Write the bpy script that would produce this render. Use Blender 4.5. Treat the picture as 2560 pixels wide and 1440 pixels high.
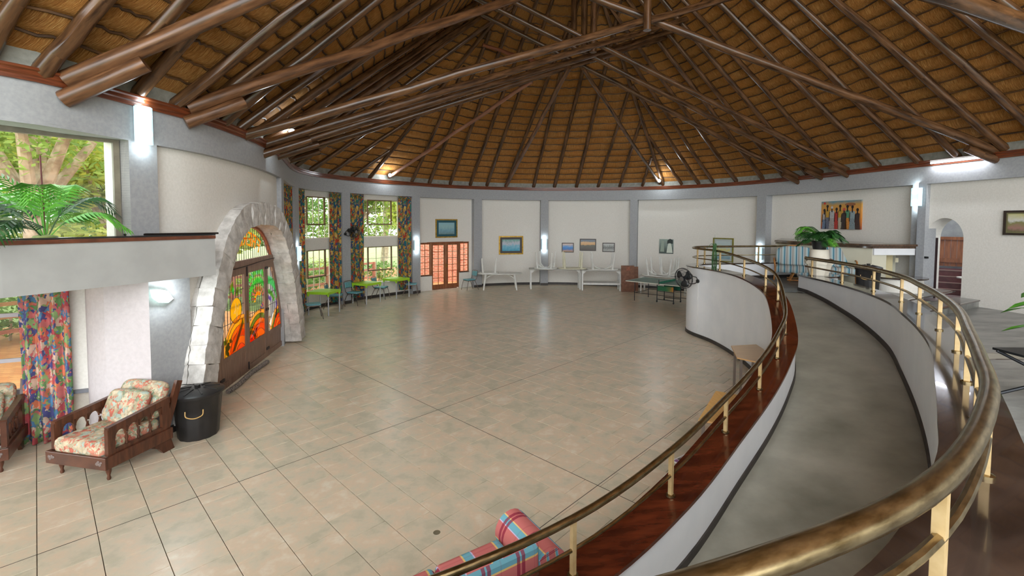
import bpy, math, random
import numpy as np
from mathutils import Vector, Matrix
from mathutils.bvhtree import BVHTree
random.seed(7)
rnd = random.random
def uni(a, b): return a + (b - a) * random.random()

# ------------------------------------------------------------------ camera, world, exposure
FOC, HOR, PIT, ROLL, EYE = 1145.0, 554.5, 0.046, 0.0045, 2.96
scene = bpy.context.scene
for o in list(bpy.data.objects): bpy.data.objects.remove(o)
_p = math.atan(PIT); _y0 = HOR + FOC * PIT
cF = Vector((0, math.cos(_p), -math.sin(_p)))
_u0 = Vector((0, math.sin(_p), math.cos(_p))); _r0 = Vector((1, 0, 0))
cR = _r0 * math.cos(ROLL) + _u0 * math.sin(ROLL)
cU = _u0 * math.cos(ROLL) - _r0 * math.sin(ROLL)
cO = Vector((0, 0, EYE))
cam_d = bpy.data.cameras.new('camera'); cam = bpy.data.objects.new('camera', cam_d)
scene.collection.objects.link(cam)
cam.matrix_world = Matrix(((cR.x, cU.x, -cF.x, cO.x), (cR.y, cU.y, -cF.y, cO.y), (cR.z, cU.z, -cF.z, cO.z), (0, 0, 0, 1)))
cam_d.sensor_width = 36.0; cam_d.lens = FOC / 2560 * 36.0
cam_d.shift_y = (_y0 - 720) / 2560; cam_d.clip_start = 0.05; cam_d.clip_end = 300
scene.camera = cam
W = bpy.data.worlds.new('World'); scene.world = W; W.use_nodes = True
bg = W.node_tree.nodes['Background']
bg.inputs[0].default_value = (0.93, 0.97, 1.0, 1); bg.inputs[1].default_value = 3.2
scene.view_settings.view_transform = 'Standard'; scene.view_settings.look = 'None'
scene.view_settings.gamma = 1.0; scene.view_settings.use_curve_mapping = False
scene.view_settings.exposure = 1.05

def ray(u, v): return (cF + cR * ((u - 1280) / FOC) - cU * ((v - _y0) / FOC))
def atz(u, v, z):
    d = ray(u, v); return cO + d * ((z - EYE) / d.z)
def aty(u, v, Y):
    d = ray(u, v); return cO + d * (Y / d.y)
def zat(u, v, P):                       # height of the pixel at the plan distance of P
    d = ray(u, v); return EYE + d.z * (P[1] / d.y)

# ------------------------------------------------------------------ materials
def lin(c):
    return tuple(((x / 255) / 12.92 if x / 255 <= .04045 else ((x / 255 + .055) / 1.055) ** 2.4) for x in c)
class NT:
    def __init__(s, name):
        s.m = bpy.data.materials.new(name); s.m.use_nodes = True; s.t = s.m.node_tree
        s.b = s.t.nodes['Principled BSDF']; s.out = s.t.nodes['Material Output']
    def n(s, t, **k):
        nd = s.t.nodes.new(t)
        for a, v in k.items(): setattr(nd, a, v)
        return nd
    def l(s, a, b): s.t.links.new(a, b)
    def coord(s, kind='Object', scale=(1, 1, 1)):
        tc = s.n('ShaderNodeTexCoord'); mp = s.n('ShaderNodeMapping')
        mp.inputs['Scale'].default_value = scale; s.l(tc.outputs[kind], mp.inputs['Vector']); return mp.outputs[0]
    def noise(s, vec, scale=5, detail=4, rough=.55):
        nd = s.n('ShaderNodeTexNoise'); nd.inputs['Scale'].default_value = scale
        nd.inputs['Detail'].default_value = detail; nd.inputs['Roughness'].default_value = rough
        s.l(vec, nd.inputs['Vector']); return nd.outputs['Fac']
    def ramp(s, fac, stops, interp='LINEAR'):
        nd = s.n('ShaderNodeValToRGB'); cr = nd.color_ramp; cr.interpolation = interp
        while len(cr.elements) < len(stops): cr.elements.new(.5)
        for e, (p, c) in zip(cr.elements, stops): e.position = p; e.color = (*lin(c), 1)
        s.l(fac, nd.inputs[0]); return nd.outputs[0]
    def mix(s, fac, a, b, mode='MIX'):
        nd = s.n('ShaderNodeMix', data_type='RGBA', blend_type=mode)
        for sock, v in ((nd.inputs[0], fac), (nd.inputs[6], a), (nd.inputs[7], b)):
            if hasattr(v, 'links'): s.l(v, sock)
            elif isinstance(v, (int, float)): sock.default_value = v
            else: sock.default_value = (*lin(v), 1)
        return nd.outputs[2]
    def math(s, op, a, b=None):
        nd = s.n('ShaderNodeMath', operation=op)
        for sock, v in ((nd.inputs[0], a), (nd.inputs[1], b)):
            if v is None: continue
            if hasattr(v, 'links'): s.l(v, sock)
            else: sock.default_value = v
        return nd.outputs[0]
    def col(s, c):
        if hasattr(c, 'links'): s.l(c, s.b.inputs['Base Color'])
        else: s.b.inputs['Base Color'].default_value = (*lin(c), 1)
    def bump(s, h, strength=.3, dist=.01):
        nd = s.n('ShaderNodeBump'); nd.inputs['Strength'].default_value = strength; nd.inputs['Distance'].default_value = dist
        s.l(h, nd.inputs['Height']); s.l(nd.outputs[0], s.b.inputs['Normal'])
    def set(s, rough=.5, metal=0, spec=.5, coat=0):
        s.b.inputs['Roughness'].default_value = rough; s.b.inputs['Metallic'].default_value = metal
        s.b.inputs['Specular IOR Level'].default_value = spec; s.b.inputs['Coat Weight'].default_value = coat
MATS = {}
def mat(name, c1, c2=None, rough=.5, metal=0, scale=6, stretch=(1, 1, 1), bump=0, coord='Object', detail=4, spec=.5, lo=.35, hi=.65, dist=.01, coat=0):
    if name in MATS: return MATS[name]
    t = NT(name); t.set(rough, metal, spec, coat)
    if c2 is None and not bump: t.col(c1)
    else:
        f = t.noise(t.coord(coord, stretch), scale, detail)
        t.col(t.ramp(f, [(lo, c1), (hi, c2 or c1)]))
        if bump: t.bump(f, bump, dist)
    MATS[name] = t.m; return t.m
def emit(name, c, strength):
    t = NT(name); t.col(c); t.b.inputs['Emission Color'].default_value = (*lin(c), 1)
    t.b.inputs['Emission Strength'].default_value = strength; t.set(.4); MATS[name] = t.m; return t.m
def glass(name, c, gloss=.06, trans=0.0, tc=None):
    """thin pane: see-through, tinted, with a weak mirror; trans adds milky scatter"""
    t = NT(name); nd = t.n('ShaderNodeBsdfTransparent'); nd.inputs[0].default_value = (*[x ** .5 for x in lin(c)], 1)
    g = t.n('ShaderNodeBsdfGlossy'); g.inputs['Roughness'].default_value = .03
    mx = t.n('ShaderNodeMixShader'); mx.inputs[0].default_value = gloss
    base = nd.outputs[0]
    if trans:
        tl = t.n('ShaderNodeBsdfTranslucent'); tl.inputs[0].default_value = (*lin(tc or c), 1)
        m2 = t.n('ShaderNodeMixShader'); m2.inputs[0].default_value = trans
        t.l(base, m2.inputs[1]); t.l(tl.outputs[0], m2.inputs[2]); base = m2.outputs[0]
    t.l(base, mx.inputs[1]); t.l(g.outputs[0], mx.inputs[2]); t.l(mx.outputs[0], t.out.inputs[0])
    MATS[name] = t.m; return t.m

# ------------------------------------------------------------------ mesh building
COL = scene.collection
class MB:
    def __init__(s): s.v = []; s.f = []; s.uv = {}; s.sm = set(); s.mi = {}
    def quad(s, a, b, c, d, uv=None):
        i = len(s.v); s.v += [tuple(a), tuple(b), tuple(c), tuple(d)]; s.f.append((i, i + 1, i + 2, i + 3))
        if uv: s.uv[len(s.f) - 1] = uv
    def poly(s, pts):
        i = len(s.v); s.v += [tuple(p) for p in pts]; s.f.append(tuple(range(i, i + len(pts))))
    def box(s, x0, x1, y0, y1, z0, z1):
        i = len(s.v)
        s.v += [(x0, y0, z0), (x1, y0, z0), (x1, y1, z0), (x0, y1, z0), (x0, y0, z1), (x1, y0, z1), (x1, y1, z1), (x0, y1, z1)]
        for q in ((3, 2, 1, 0), (4, 5, 6, 7), (0, 1, 5, 4), (1, 2, 6, 5), (2, 3, 7, 6), (3, 0, 4, 7)): s.f.append(tuple(i + k for k in q))
        return s
    def hexa(s, p):                      # 8 corners: bottom loop 0-3, top loop 4-7
        i = len(s.v); s.v += [tuple(q) for q in p]
        for q in ((3, 2, 1, 0), (4, 5, 6, 7), (0, 1, 5, 4), (1, 2, 6, 5), (2, 3, 7, 6), (3, 0, 4, 7)): s.f.append(tuple(i + k for k in q))
        return s
    def bar(s, a, b, w, h, up=(0, 0, 1)):
        a = Vector(a); b = Vector(b); d = (b - a).normalized(); up = Vector(up)
        x = d.cross(up)
        if x.length < 1e-4: x = d.cross(Vector((1, 0, 0)))
        x.normalize(); y = x.cross(d).normalized(); x *= w / 2; y *= h / 2
        return s.hexa([a - x - y, a + x - y, a + x + y, a - x + y, b - x - y, b + x - y, b + x + y, b - x + y])
    def tube(s, path, r, n=8, cap=True, closed=False, uvs=True):
        path = [Vector(p) for p in path]; m = len(path)
        rr = r if isinstance(r, (list, tuple)) else [r] * m
        i0 = len(s.v); ref = None; L = 0; Ls = []
        for k in range(m):
            if closed: t = path[(k + 1) % m] - path[k - 1]
            else: t = path[min(k + 1, m - 1)] - path[max(k - 1, 0)]
            t.normalize()
            if ref is None:
                ref = Vector((0, 0, 1)) if abs(t.z) < .9 else Vector((1, 0, 0))
            x = ref - t * ref.dot(t)
            if x.length < 1e-5: x = Vector((1, 0, 0)) - t * t.x
            x.normalize(); ref = x; y = t.cross(x)
            if k: L += (path[k] - path[k - 1]).length
            Ls.append(L)
            for j in range(n):
                a = 2 * math.pi * j / n; s.v.append(tuple(path[k] + x * (math.cos(a) * rr[k]) + y * (math.sin(a) * rr[k])))
        rng = m if closed else m - 1
        for k in range(rng):
            k2 = (k + 1) % m
            for j in range(n):
                j2 = (j + 1) % n
                s.f.append((i0 + k * n + j, i0 + k * n + j2, i0 + k2 * n + j2, i0 + k2 * n + j)); s.sm.add(len(s.f) - 1)
                if uvs:
                    c = 2 * math.pi * rr[k]
                    s.uv[len(s.f) - 1] = ((c * j / n, Ls[k]), (c * (j + 1) / n, Ls[k]), (c * (j + 1) / n, Ls[k2] if k2 else L), (c * j / n, Ls[k2] if k2 else L))
        if cap and not closed:
            s.f.append(tuple(i0 + j for j in range(n))[::-1]); s.f.append(tuple(i0 + (m - 1) * n + j for j in range(n)))
        return s
    def lathe(s, prof, n=20, c=(0, 0, 0), cap=True):
        i0 = len(s.v); m = len(prof)
        for (r, z) in prof:
            for j in range(n):
                a = 2 * math.pi * j / n; s.v.append((c[0] + r * math.cos(a), c[1] + r * math.sin(a), c[2] + z))
        for k in range(m - 1):
            for j in range(n):
                j2 = (j + 1) % n; s.f.append((i0 + k * n + j, i0 + k * n + j2, i0 + (k + 1) * n + j2, i0 + (k + 1) * n + j)); s.sm.add(len(s.f) - 1)
        if cap:
            s.f.append(tuple(i0 + j for j in range(n))[::-1]); s.f.append(tuple(i0 + (m - 1) * n + j for j in range(n)))
        return s
    def prism(s, pts, a, b):
        """polygon pts (list of 3-vectors) shifted by vectors a and b: a solid plate"""
        a = Vector(a); b = Vector(b); i = len(s.v); n = len(pts)
        s.v += [tuple(Vector(p) + a) for p in pts] + [tuple(Vector(p) + b) for p in pts]
        s.f.append(tuple(range(i, i + n))[::-1]); s.f.append(tuple(range(i + n, i + 2 * n)))
        for k in range(n): k2 = (k + 1) % n; s.f.append((i + k, i + k2, i + n + k2, i + n + k))
        return s
    def grid(s, P, uvf=None, smooth=True):
        i0 = len(s.v); m = len(P); n = len(P[0])
        for r in P: s.v += [tuple(p) for p in r]
        for k in range(m - 1):
            for j in range(n - 1):
                s.f.append((i0 + k * n + j, i0 + k * n + j + 1, i0 + (k + 1) * n + j + 1, i0 + (k + 1) * n + j))
                if smooth: s.sm.add(len(s.f) - 1)
                if uvf: s.uv[len(s.f) - 1] = (uvf[k][j], uvf[k][j + 1], uvf[k + 1][j + 1], uvf[k + 1][j])
        return s
    def shift(s, d):
        d = Vector(d); s.v = [tuple(Vector(p) + d) for p in s.v]; return s
    def xf(s, M): s.v = [tuple(M @ Vector(p)) for p in s.v]; return s
    def mesh(s, name, m, angle=40, bevel=0):
        me = bpy.data.meshes.new(name); me.from_pydata(s.v, [], s.f)
        if s.uv:
            ul = me.uv_layers.new(name='UVMap').data
            for p in me.polygons:
                c = s.uv.get(p.index)
                if c:
                    for q, li in enumerate(p.loop_indices): ul[li].uv = c[q]
        if s.sm:
            fl = [i in s.sm for i in range(len(me.polygons))]
            me.polygons.foreach_set('use_smooth', fl)
            me.set_sharp_from_angle(angle=math.radians(angle))
        me.validate(clean_customdata=False)
        if m: me.materials.append(m)
        me.update(); return me
    def build(s, name, m, parent=None, angle=40, bevel=0):
        o = bpy.data.objects.new(name, s.mesh(name, m, angle)); COL.objects.link(o)
        if parent: o.parent = parent
        if bevel:
            b = o.modifiers.new('bevel', 'BEVEL'); b.width = bevel; b.segments = 2; b.limit_method = 'ANGLE'
        return o
def tag(o, label=None, cat=None, group=None, kind=None):
    if label: o['label'] = label
    if cat: o['category'] = cat
    if group: o['group'] = group
    if kind: o['kind'] = kind
    return o
def thing(name, label, cat, loc=(0, 0, 0), rz=0, group=None):
    o = bpy.data.objects.new(name, None); COL.objects.link(o); o.location = loc; o.rotation_euler = (0, 0, rz)
    o.empty_display_size = .1
    return tag(o, label, cat, group)
def struct(name, label=None):
    o = bpy.data.objects.new(name, None); COL.objects.link(o); o['kind'] = 'structure'
    if label: o['label'] = label
    return o
def inst(me, name, parent=None, loc=(0, 0, 0), rot=(0, 0, 0), sc=None):
    o = bpy.data.objects.new(name, me); COL.objects.link(o); o.location = loc; o.rotation_euler = rot
    if sc: o.scale = sc
    if parent: o.parent = parent
    return o
def dup(root, loc, rz, label=None, group=None):
    r = root.copy(); COL.objects.link(r); r.location = loc; r.rotation_euler = (0, 0, rz)
    if label: r['label'] = label
    if group: r['group'] = group
    for ch in list(root.children):
        c = ch.copy(); COL.objects.link(c); c.parent = r
        for g in list(ch.children):
            d = g.copy(); COL.objects.link(d); d.parent = c
    return r
def rbox(x0, x1, y0, y1, z0, z1, r=.03, seg=3):
    """box with rounded vertical and horizontal edges (cushion)"""
    mb = MB(); hx, hy, hz = (x1 - x0) / 2, (y1 - y0) / 2, (z1 - z0) / 2; cx, cy, cz = (x0 + x1) / 2, (y0 + y1) / 2, (z0 + z1) / 2
    r = min(r, hx * .98, hy * .98, hz * .98)
    rows = []
    angs = [-90 + 180 * k / (2 * seg) for k in range(2 * seg + 1)]
    for a in angs:
        zz = math.sin(math.radians(a)) * r + (hz - r if a > 0 else -(hz - r) if a < 0 else 0)
        q = math.cos(math.radians(a)) * r; row = []
        for cxs, cys, a0 in ((1, 1, 0), (-1, 1, 90), (-1, -1, 180), (1, -1, 270)):
            for k in range(seg + 1):
                b = math.radians(a0 + 90 * k / seg)
                row.append((cx + cxs * (hx - r) + q * math.cos(b), cy + cys * (hy - r) + q * math.sin(b), cz + zz))
        row.append(row[0]); rows.append(row)
    mb.grid(rows); n = len(rows[0])
    mb.f.append(tuple(range(n - 1))[::-1]); k = (len(rows) - 1) * n; mb.f.append(tuple(range(k, k + n - 1)))
    return mb
def cushion(a, b, t, re, p=4.5, n=36):
    """pillow with rounded outline in the XZ plane (half sizes a, b) and thickness 2t along Y"""
    mb = MB(); rows = []
    for k in range(9):
        q = math.radians(-90 + 22.5 * k); ins = re * (1 - math.cos(q)); y = t * math.sin(q); row = []
        for j in range(n + 1):
            c, s_ = math.cos(2 * math.pi * j / n), math.sin(2 * math.pi * j / n)
            row.append(((a - ins) * math.copysign(abs(c) ** (2 / p), c), y, (b - ins) * math.copysign(abs(s_) ** (2 / p), s_)))
        rows.append(row)
    mb.grid(rows); mb.f.append(tuple(range(n))); mb.f.append(tuple(range(8 * (n + 1), 8 * (n + 1) + n))[::-1]); return mb
def catmull(pts, per=8, closed=False):
    P = [Vector(p) for p in pts]; out = []; n = len(P)
    for i in range(n if closed else n - 1):
        if closed: a, b, c, d = P[i - 1], P[i], P[(i + 1) % n], P[(i + 2) % n]
        else:
            b, c = P[i], P[i + 1]; a = P[i - 1] if i else b * 2 - c; d = P[i + 2] if i + 2 < n else c * 2 - b
        for k in range(per):
            t = k / per
            out.append(.5 * ((2 * b) + (c - a) * t + (2 * a - 5 * b + 4 * c - d) * t * t + (3 * b - a - 3 * c + d) * t ** 3))
    if not closed: out.append(P[-1].copy())
    return out
# ------------------------------------------------------------------ shared materials
white = mat('white_plaster', (216, 212, 203), (224, 220, 212), .75, scale=30, bump=.08, dist=.006)
grey = mat('grey_plaster', (152, 154, 156), (163, 164, 165), .7, scale=22, bump=.12, dist=.008)
wallwhite = mat('ramp_white', (222, 224, 226), (230, 231, 232), .6, scale=2)
cement = mat('cement', (128, 128, 120), (150, 149, 140), .9, scale=9, bump=.5, dist=.02)
redwood = mat('cornice_wood', (84, 40, 20), (124, 64, 36), .28, scale=3, stretch=(1, 1, 14), bump=.05)
dark = mat('dark_skirting', (44, 40, 38), (62, 56, 52), .5, scale=6)
brass = mat('brass_paint', (112, 94, 62), (170, 152, 116), .26, .95, scale=34, stretch=(1, .25, 1), coord='UV', bump=.12, dist=.004, detail=8)
goldpost = mat('gold_post', (180, 152, 104), (200, 174, 128), .45, .3, scale=10)
capwood = mat('cap_wood', (54, 20, 11), (92, 40, 21), .17, scale=2.2, stretch=(1.5, 6, 1), bump=.04, coat=.3)
capdark = mat('cap_dark', (42, 32, 28), (70, 56, 48), .12, scale=3, bump=.04, coat=.4)
concrete = mat('concrete', (118, 116, 104), (166, 162, 148), .36, scale=1.6, detail=12, bump=.12, lo=.28, hi=.74)
def _slate():
    t = NT('grey_floor_paint'); v = t.coord('Object', (1, 3.5, 1)); f = t.noise(v, 1.4, 8, .65)
    t.col(t.ramp(f, [(.3, (70, 70, 66)), (.5, (122, 122, 117)), (.7, (152, 151, 146))])); t.set(.3); t.bump(f, .05); return t.m
slate = _slate()
clear = glass('clear_glass', (250, 252, 250), .05)

# ------------------------------------------------------------------ the wall line in plan
_ev = [(-11.2, -5.5), (-10.8, -2.5), (-9.5, .6), (-7.6, 1.9), (-6.2, 3.2), (-5.14, 4.67), (-4.92, 5.16), (-4.8, 5.86), (-4.74, 6.2), (-4.65, 6.8), (-4.67, 7.5), (-4.81, 8.6),
       (-5.02, 9.52), (-5.34, 10.6), (-5.64, 11.4), (-6.06, 12.5), (-6.33, 13.35), (-6.46, 14.1), (-6.42, 15.1), (-6.12, 15.9), (-5.52, 16.85),
       (-4.4, 18.2), (-2.62, 19.95), (-.5, 20.95), (1.5, 21.3), (3.3, 21.15), (5.6, 20.5), (7.6, 19.2), (8.95, 17.4), (9.82, 14.9), (10.1, 13.35),
       (10.42, 11.7), (10.77, 9.71), (10.95, 8), (11, 6), (10.9, 4), (10.6, 1.5), (10.4, -2), (10.3, -5.5)]
EV = [Vector((p.x, p.y)) for p in catmull([(x, y, 0) for x, y in _ev], 12)]
ES = [0.0]
for _i in range(1, len(EV)): ES.append(ES[-1] + (EV[_i] - EV[_i - 1]).length)
EN = []
for _i in range(len(EV)):
    t = EV[min(_i + 1, len(EV) - 1)] - EV[max(_i - 1, 0)]; EN.append(Vector((-t.y, t.x)).normalized())   # outward
def ev(s, off=0):
    k = max(0, min(int(np.searchsorted(ES, s)) - 1, len(EV) - 2)); t = (s - ES[k]) / (ES[k + 1] - ES[k])
    return EV[k].lerp(EV[k + 1], t) + EN[k].lerp(EN[k + 1], t).normalized() * off
def s_at(u, off=0, lo=0):
    """arc position where the line of sight through pixel column u first meets the wall line"""
    d = ray(u, HOR); a = Vector((d.x, d.y)); best = None
    for k in range(len(EV) - 1):
        if ES[k] < lo: continue
        p = EV[k] + EN[k] * off; q = EV[k + 1] + EN[k + 1] * off; e = q - p
        den = a.x * e.y - a.y * e.x
        if abs(den) < 1e-9: continue
        t = (p.x * e.y - p.y * e.x) / den; w = (p.x * a.y - p.y * a.x) / den
        if 0 <= w <= 1 and t > 0 and (best is None or t < best[0]): best = (t, ES[k] + w * (ES[k + 1] - ES[k]))
    return best[1]
def V3(p, z): return Vector((p.x, p.y, z))
def band(mb, s0, s1, off, z0, z1, n=None):
    n = n or max(2, int((s1 - s0) / .2))
    r = [ev(s0 + (s1 - s0) * k / n, off) for k in range(n + 1)]
    mb.grid([[V3(p, z0) for p in r], [V3(p, z1) for p in r]]); return mb
def shelf(mb, s0, s1, oa, ob, z, n=None):
    n = n or max(2, int((s1 - s0) / .2)); ss = [s0 + (s1 - s0) * k / n for k in range(n + 1)]
    mb.grid([[V3(ev(s, oa), z) for s in ss], [V3(ev(s, ob), z) for s in ss]]); return mb
def cheek(mb, s, oa, ob, z0, z1):
    a, b = ev(s, oa), ev(s, ob); mb.quad(V3(a, z0), V3(b, z0), V3(b, z1), V3(a, z1)); return mb
ZF, ZT, ZTT, ZE = 3.96, 4.40, 4.54, 4.80      # frieze foot, cornice foot, cornice top, thatch at the wall line
REC = .30
SMAX = ES[-1]; SW = ES[24]
sU = s_at
# arc positions of the bays
S_pil = [(sU(328), sU(398)), (sU(705), sU(711)), (sU(738), sU(748)), (sU(856), sU(876)), (sU(1031), sU(1050)), (sU(1185), sU(1205)), (sU(1352), sU(1371)), (sU(1575), sU(1593)),
         (sU(1891), sU(1914)), (sU(2278), sU(2313))]
UP, PITZ, RCAP = 1.36, 1.05, 1.74                # landing floor, sunken gallery floor, gallery wall cap
wall_left = struct('wall_left'); wall_back = struct('wall_back'); wall_right = struct('wall_right')
def wall_of(s): return wall_left if s < S_pil[1][1] else wall_right if s > S_pil[8][0] else wall_back
# frieze over everything
cuts = [0, S_pil[1][1], S_pil[8][0], SMAX]
for w, a, b in zip((wall_left, wall_back, wall_right), cuts[:-1], cuts[1:]):
    m = MB(); band(m, a, b, 0, ZF, ZT + .02); shelf(m, a, b, 0, REC + .05, ZF); m.build('frieze', grey, w)
    m = MB(); band(m, a, b, .02, ZTT - .02, ZE + .25); m.build('wall_plate_mortar', cement, w)
for i, (a, b) in enumerate(S_pil):
    m = MB(); z0 = 1.0 if i >= 8 else 2.2 if i == 0 else 0
    band(m, a, b, 0, z0, ZF + .01); cheek(m, a, .12 if i == 1 else REC + .05, 0, z0, ZF); cheek(m, b, 0, REC + .05, z0, ZF); m.build('pilaster', grey, wall_of(a))
def infill(parent, a, b, off, z0, holes=(), zt=ZF, m=white, name='alcove_wall'):
    """alcove back wall between arc positions with rectangular openings (s0,s1,z0,z1); openings get reveals"""
    mb = MB(); xs = sorted({a, b, *[h[0] for h in holes], *[h[1] for h in holes]})
    for p, q in zip(xs[:-1], xs[1:]):
        hs = sorted([h for h in holes if h[0] <= p + 1e-6 and h[1] >= q - 1e-6], key=lambda h: h[2]); z = z0
        for h in hs:
            if h[2] > z: band(mb, p, q, off, z, h[2])
            z = h[3]
        if z < zt: band(mb, p, q, off, z, zt)
    for h in holes:
        cheek(mb, h[0], off, off + .2, h[2], h[3]); cheek(mb, h[1], off + .2, off, h[2], h[3])
        shelf(mb, h[0], h[1], off, off + .2, h[3]); shelf(mb, h[0], h[1], off, off + .2, h[2])
    return mb.build(name, m, parent)
def skirting(parent, a, b, off, z0=0, h=.11):
    m = MB(); band(m, a, b, off - .015, z0, z0 + h); shelf(m, a, b, off - .015, off, z0 + h); m.build('skirting', dark, parent)
# window bays and plain alcoves of the far wall
bays = [(S_pil[i][1], S_pil[i + 1][0]) for i in range(len(S_pil) - 1)]
winholes = {}
def bay_windows(i, s0, s1):
    winholes[i] = (s0, s1); infill(wall_back, *bays[i], REC, 0, [(s0, s1, .58, 1.98), (s0, s1, 2.36, 3.78)]); skirting(wall_back, *bays[i], REC)
L1 = bays[1]; bay_windows(1, L1[0] + .35, L1[1] - .35)
bay_windows(2, sU(763, REC), sU(830, REC)); bay_windows(3, sU(908, REC), sU(999, REC))
fd0, fd1 = sU(1051, REC), sU(1173, REC)
infill(wall_back, *bays[4], REC, 0, [(fd0, fd1, 0, 2.06)]);
for i in (5, 6, 7): infill(wall_back, *bays[i], REC, 0); skirting(wall_back, *bays[i], REC)
infill(wall_right, *bays[8], REC, 0, zt=ZF)
for i, (a, b) in enumerate(S_pil[2:8]): skirting(wall_back, a, b, 0)
# right wall with the arched opening (upper floor)
ar0, ar1 = sU(2317, .12), sU(2411, .12)
def arch_wall(parent, a, b, off, c0, c1, zs, ztop, deep, m):
    mb = MB(); band(mb, a, c0, off, 0, ZF); band(mb, c1, b, off, 0, ZF); n = 20; cm, hw = (c0 + c1) / 2, (c1 - c0) / 2
    R = []
    for k in range(n + 1):
        th = math.pi * (1 - k / n); R.append((cm + hw * math.cos(th), zs + (ztop - zs) * math.sin(th)))
    for (sa, za), (sb, zb) in zip(R[:-1], R[1:]):
        pa, pb = ev(sa, off), ev(sb, off); mb.quad(V3(pa, za), V3(pb, zb), V3(pb, ZF), V3(pa, ZF))
        qa, qb = ev(sa, off + deep), ev(sb, off + deep); mb.quad(V3(pa, za), V3(qa, za), V3(qb, zb), V3(pb, zb))
    cheek(mb, c0, off, off + deep, 0, zs); cheek(mb, c1, off + deep, off, 0, zs)
    return mb.build('alcove_wall', m, parent)
_pa = ev((ar0 + ar1) / 2, .12)
arch_wall(wall_right, S_pil[9][1], SMAX, .12, ar0, ar1, zat(2330, 597, _pa), zat(2365, 545, _pa), .45, white)
# ------------------------------------------------------------------ cornice
m = MB(); n = 260; ss = [SMAX * k / n for k in range(n + 1)]
prof = [(.0, ZT), (-.035, ZT), (-.04, ZT + .045), (-.055, ZT + .06), (-.055, ZT + .10), (-.075, ZT + .115), (-.075, ZTT), (.05, ZTT)]
m.grid([[V3(ev(s, o), z) for s in ss] for o, z in prof]); tag(m.build('trim_1', redwood, angle=20), 'red-brown moulded timber cornice running round the whole hall under the thatch', None, None, 'structure')

# ------------------------------------------------------------------ left wall: arch door alcove
doorP = Vector((-5.01, 7.81)); doorT = Vector((-.152, .988)).normalized(); doorN = Vector((.988, .152)).normalized()   # N points into the room
doorC = doorP + doorT * 1.0                      # middle of the four leaves
HWD, HAP, KAR = 2.16, 2.88, 3.3
def arch_z(t, hw=HWD, ap=HAP): return ap * max(0, 1 - (abs(t) / hw) ** KAR)
mb = MB(); a, b = S_pil[0][1], S_pil[1][0]; n = 60
for k in range(n):
    sa, sb = a + (b - a) * k / n, a + (b - a) * (k + 1) / n; pa, pb = ev(sa, .1), ev(sb, .1)
    za, zb = [arch_z((p - doorC).dot(doorT), HWD + .12, HAP + .12) for p in (pa, pb)]
    mb.quad(V3(pa, za), V3(pb, zb), V3(pb, ZF), V3(pa, ZF))
mb.build('alcove_wall', white, wall_left)
skirting(wall_left, sU(366), sU(452), 0)
mb = MB(); band(mb, sU(366), sU(470), 0, 0, 2.4); cheek(mb, sU(470), 0, .12, 0, 2.4); mb.build('lower_wall', grey, wall_left)

# lower niche left of the pillar, planter slab over it, upper picture window
mb = MB(); _e = next(ES[k] for k, p in enumerate(EV) if p.y > 2.0); band(mb, 0, _e, 0, 0, ZF); cheek(mb, _e, 0, .4, 0, ZF); mb.build('alcove_wall', white, wall_left)  # unseen stretch of left wall, added to block light from behind left
nA = ev(sU(366)); nB = Vector((-5.32, 5.93)); wA = Vector((-5.94, 6.16)); wd = Vector((.9, .44)).normalized()
col = [nA, nB] + [Vector((-5.86, 6.16)).lerp(nB, .5) + Vector((-.05, -.04))] + [Vector((-5.86, 6.15))]
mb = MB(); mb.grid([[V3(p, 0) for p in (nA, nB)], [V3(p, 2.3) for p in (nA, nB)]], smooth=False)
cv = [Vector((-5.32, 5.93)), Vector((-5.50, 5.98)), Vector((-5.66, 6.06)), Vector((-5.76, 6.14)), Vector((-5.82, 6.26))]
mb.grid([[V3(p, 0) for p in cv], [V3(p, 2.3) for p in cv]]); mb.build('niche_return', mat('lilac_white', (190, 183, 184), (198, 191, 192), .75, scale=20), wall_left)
ww0, ww1 = wA - wd * 3.2, wA + wd * .14; ww2 = wA - wd * .3
def line_wall(mb, A, B, z0, z1): mb.quad(V3(A, z0), V3(B, z0), V3(B, z1), V3(A, z1))
mb = MB(); line_wall(mb, ww0, ww1, 0, .62); line_wall(mb, ww0, ww1, 2.12, 2.3); line_wall(mb, ww2, ww1, 0, 2.3)
mb.build('niche_sill_wall', white, wall_left)
sillm = mat('sill_dark', (88, 90, 96), (110, 112, 118), .4)
mb = MB(); nn = Vector((wd.y, -wd.x)); q = [ww0 - nn * .16, ww1 - nn * .16, ww1 + nn * .05, ww0 + nn * .05]
mb.hexa([V3(p, .60) for p in q] + [V3(p, .645) for p in q]); mb.build('window_sill', sillm, wall_left)

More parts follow.
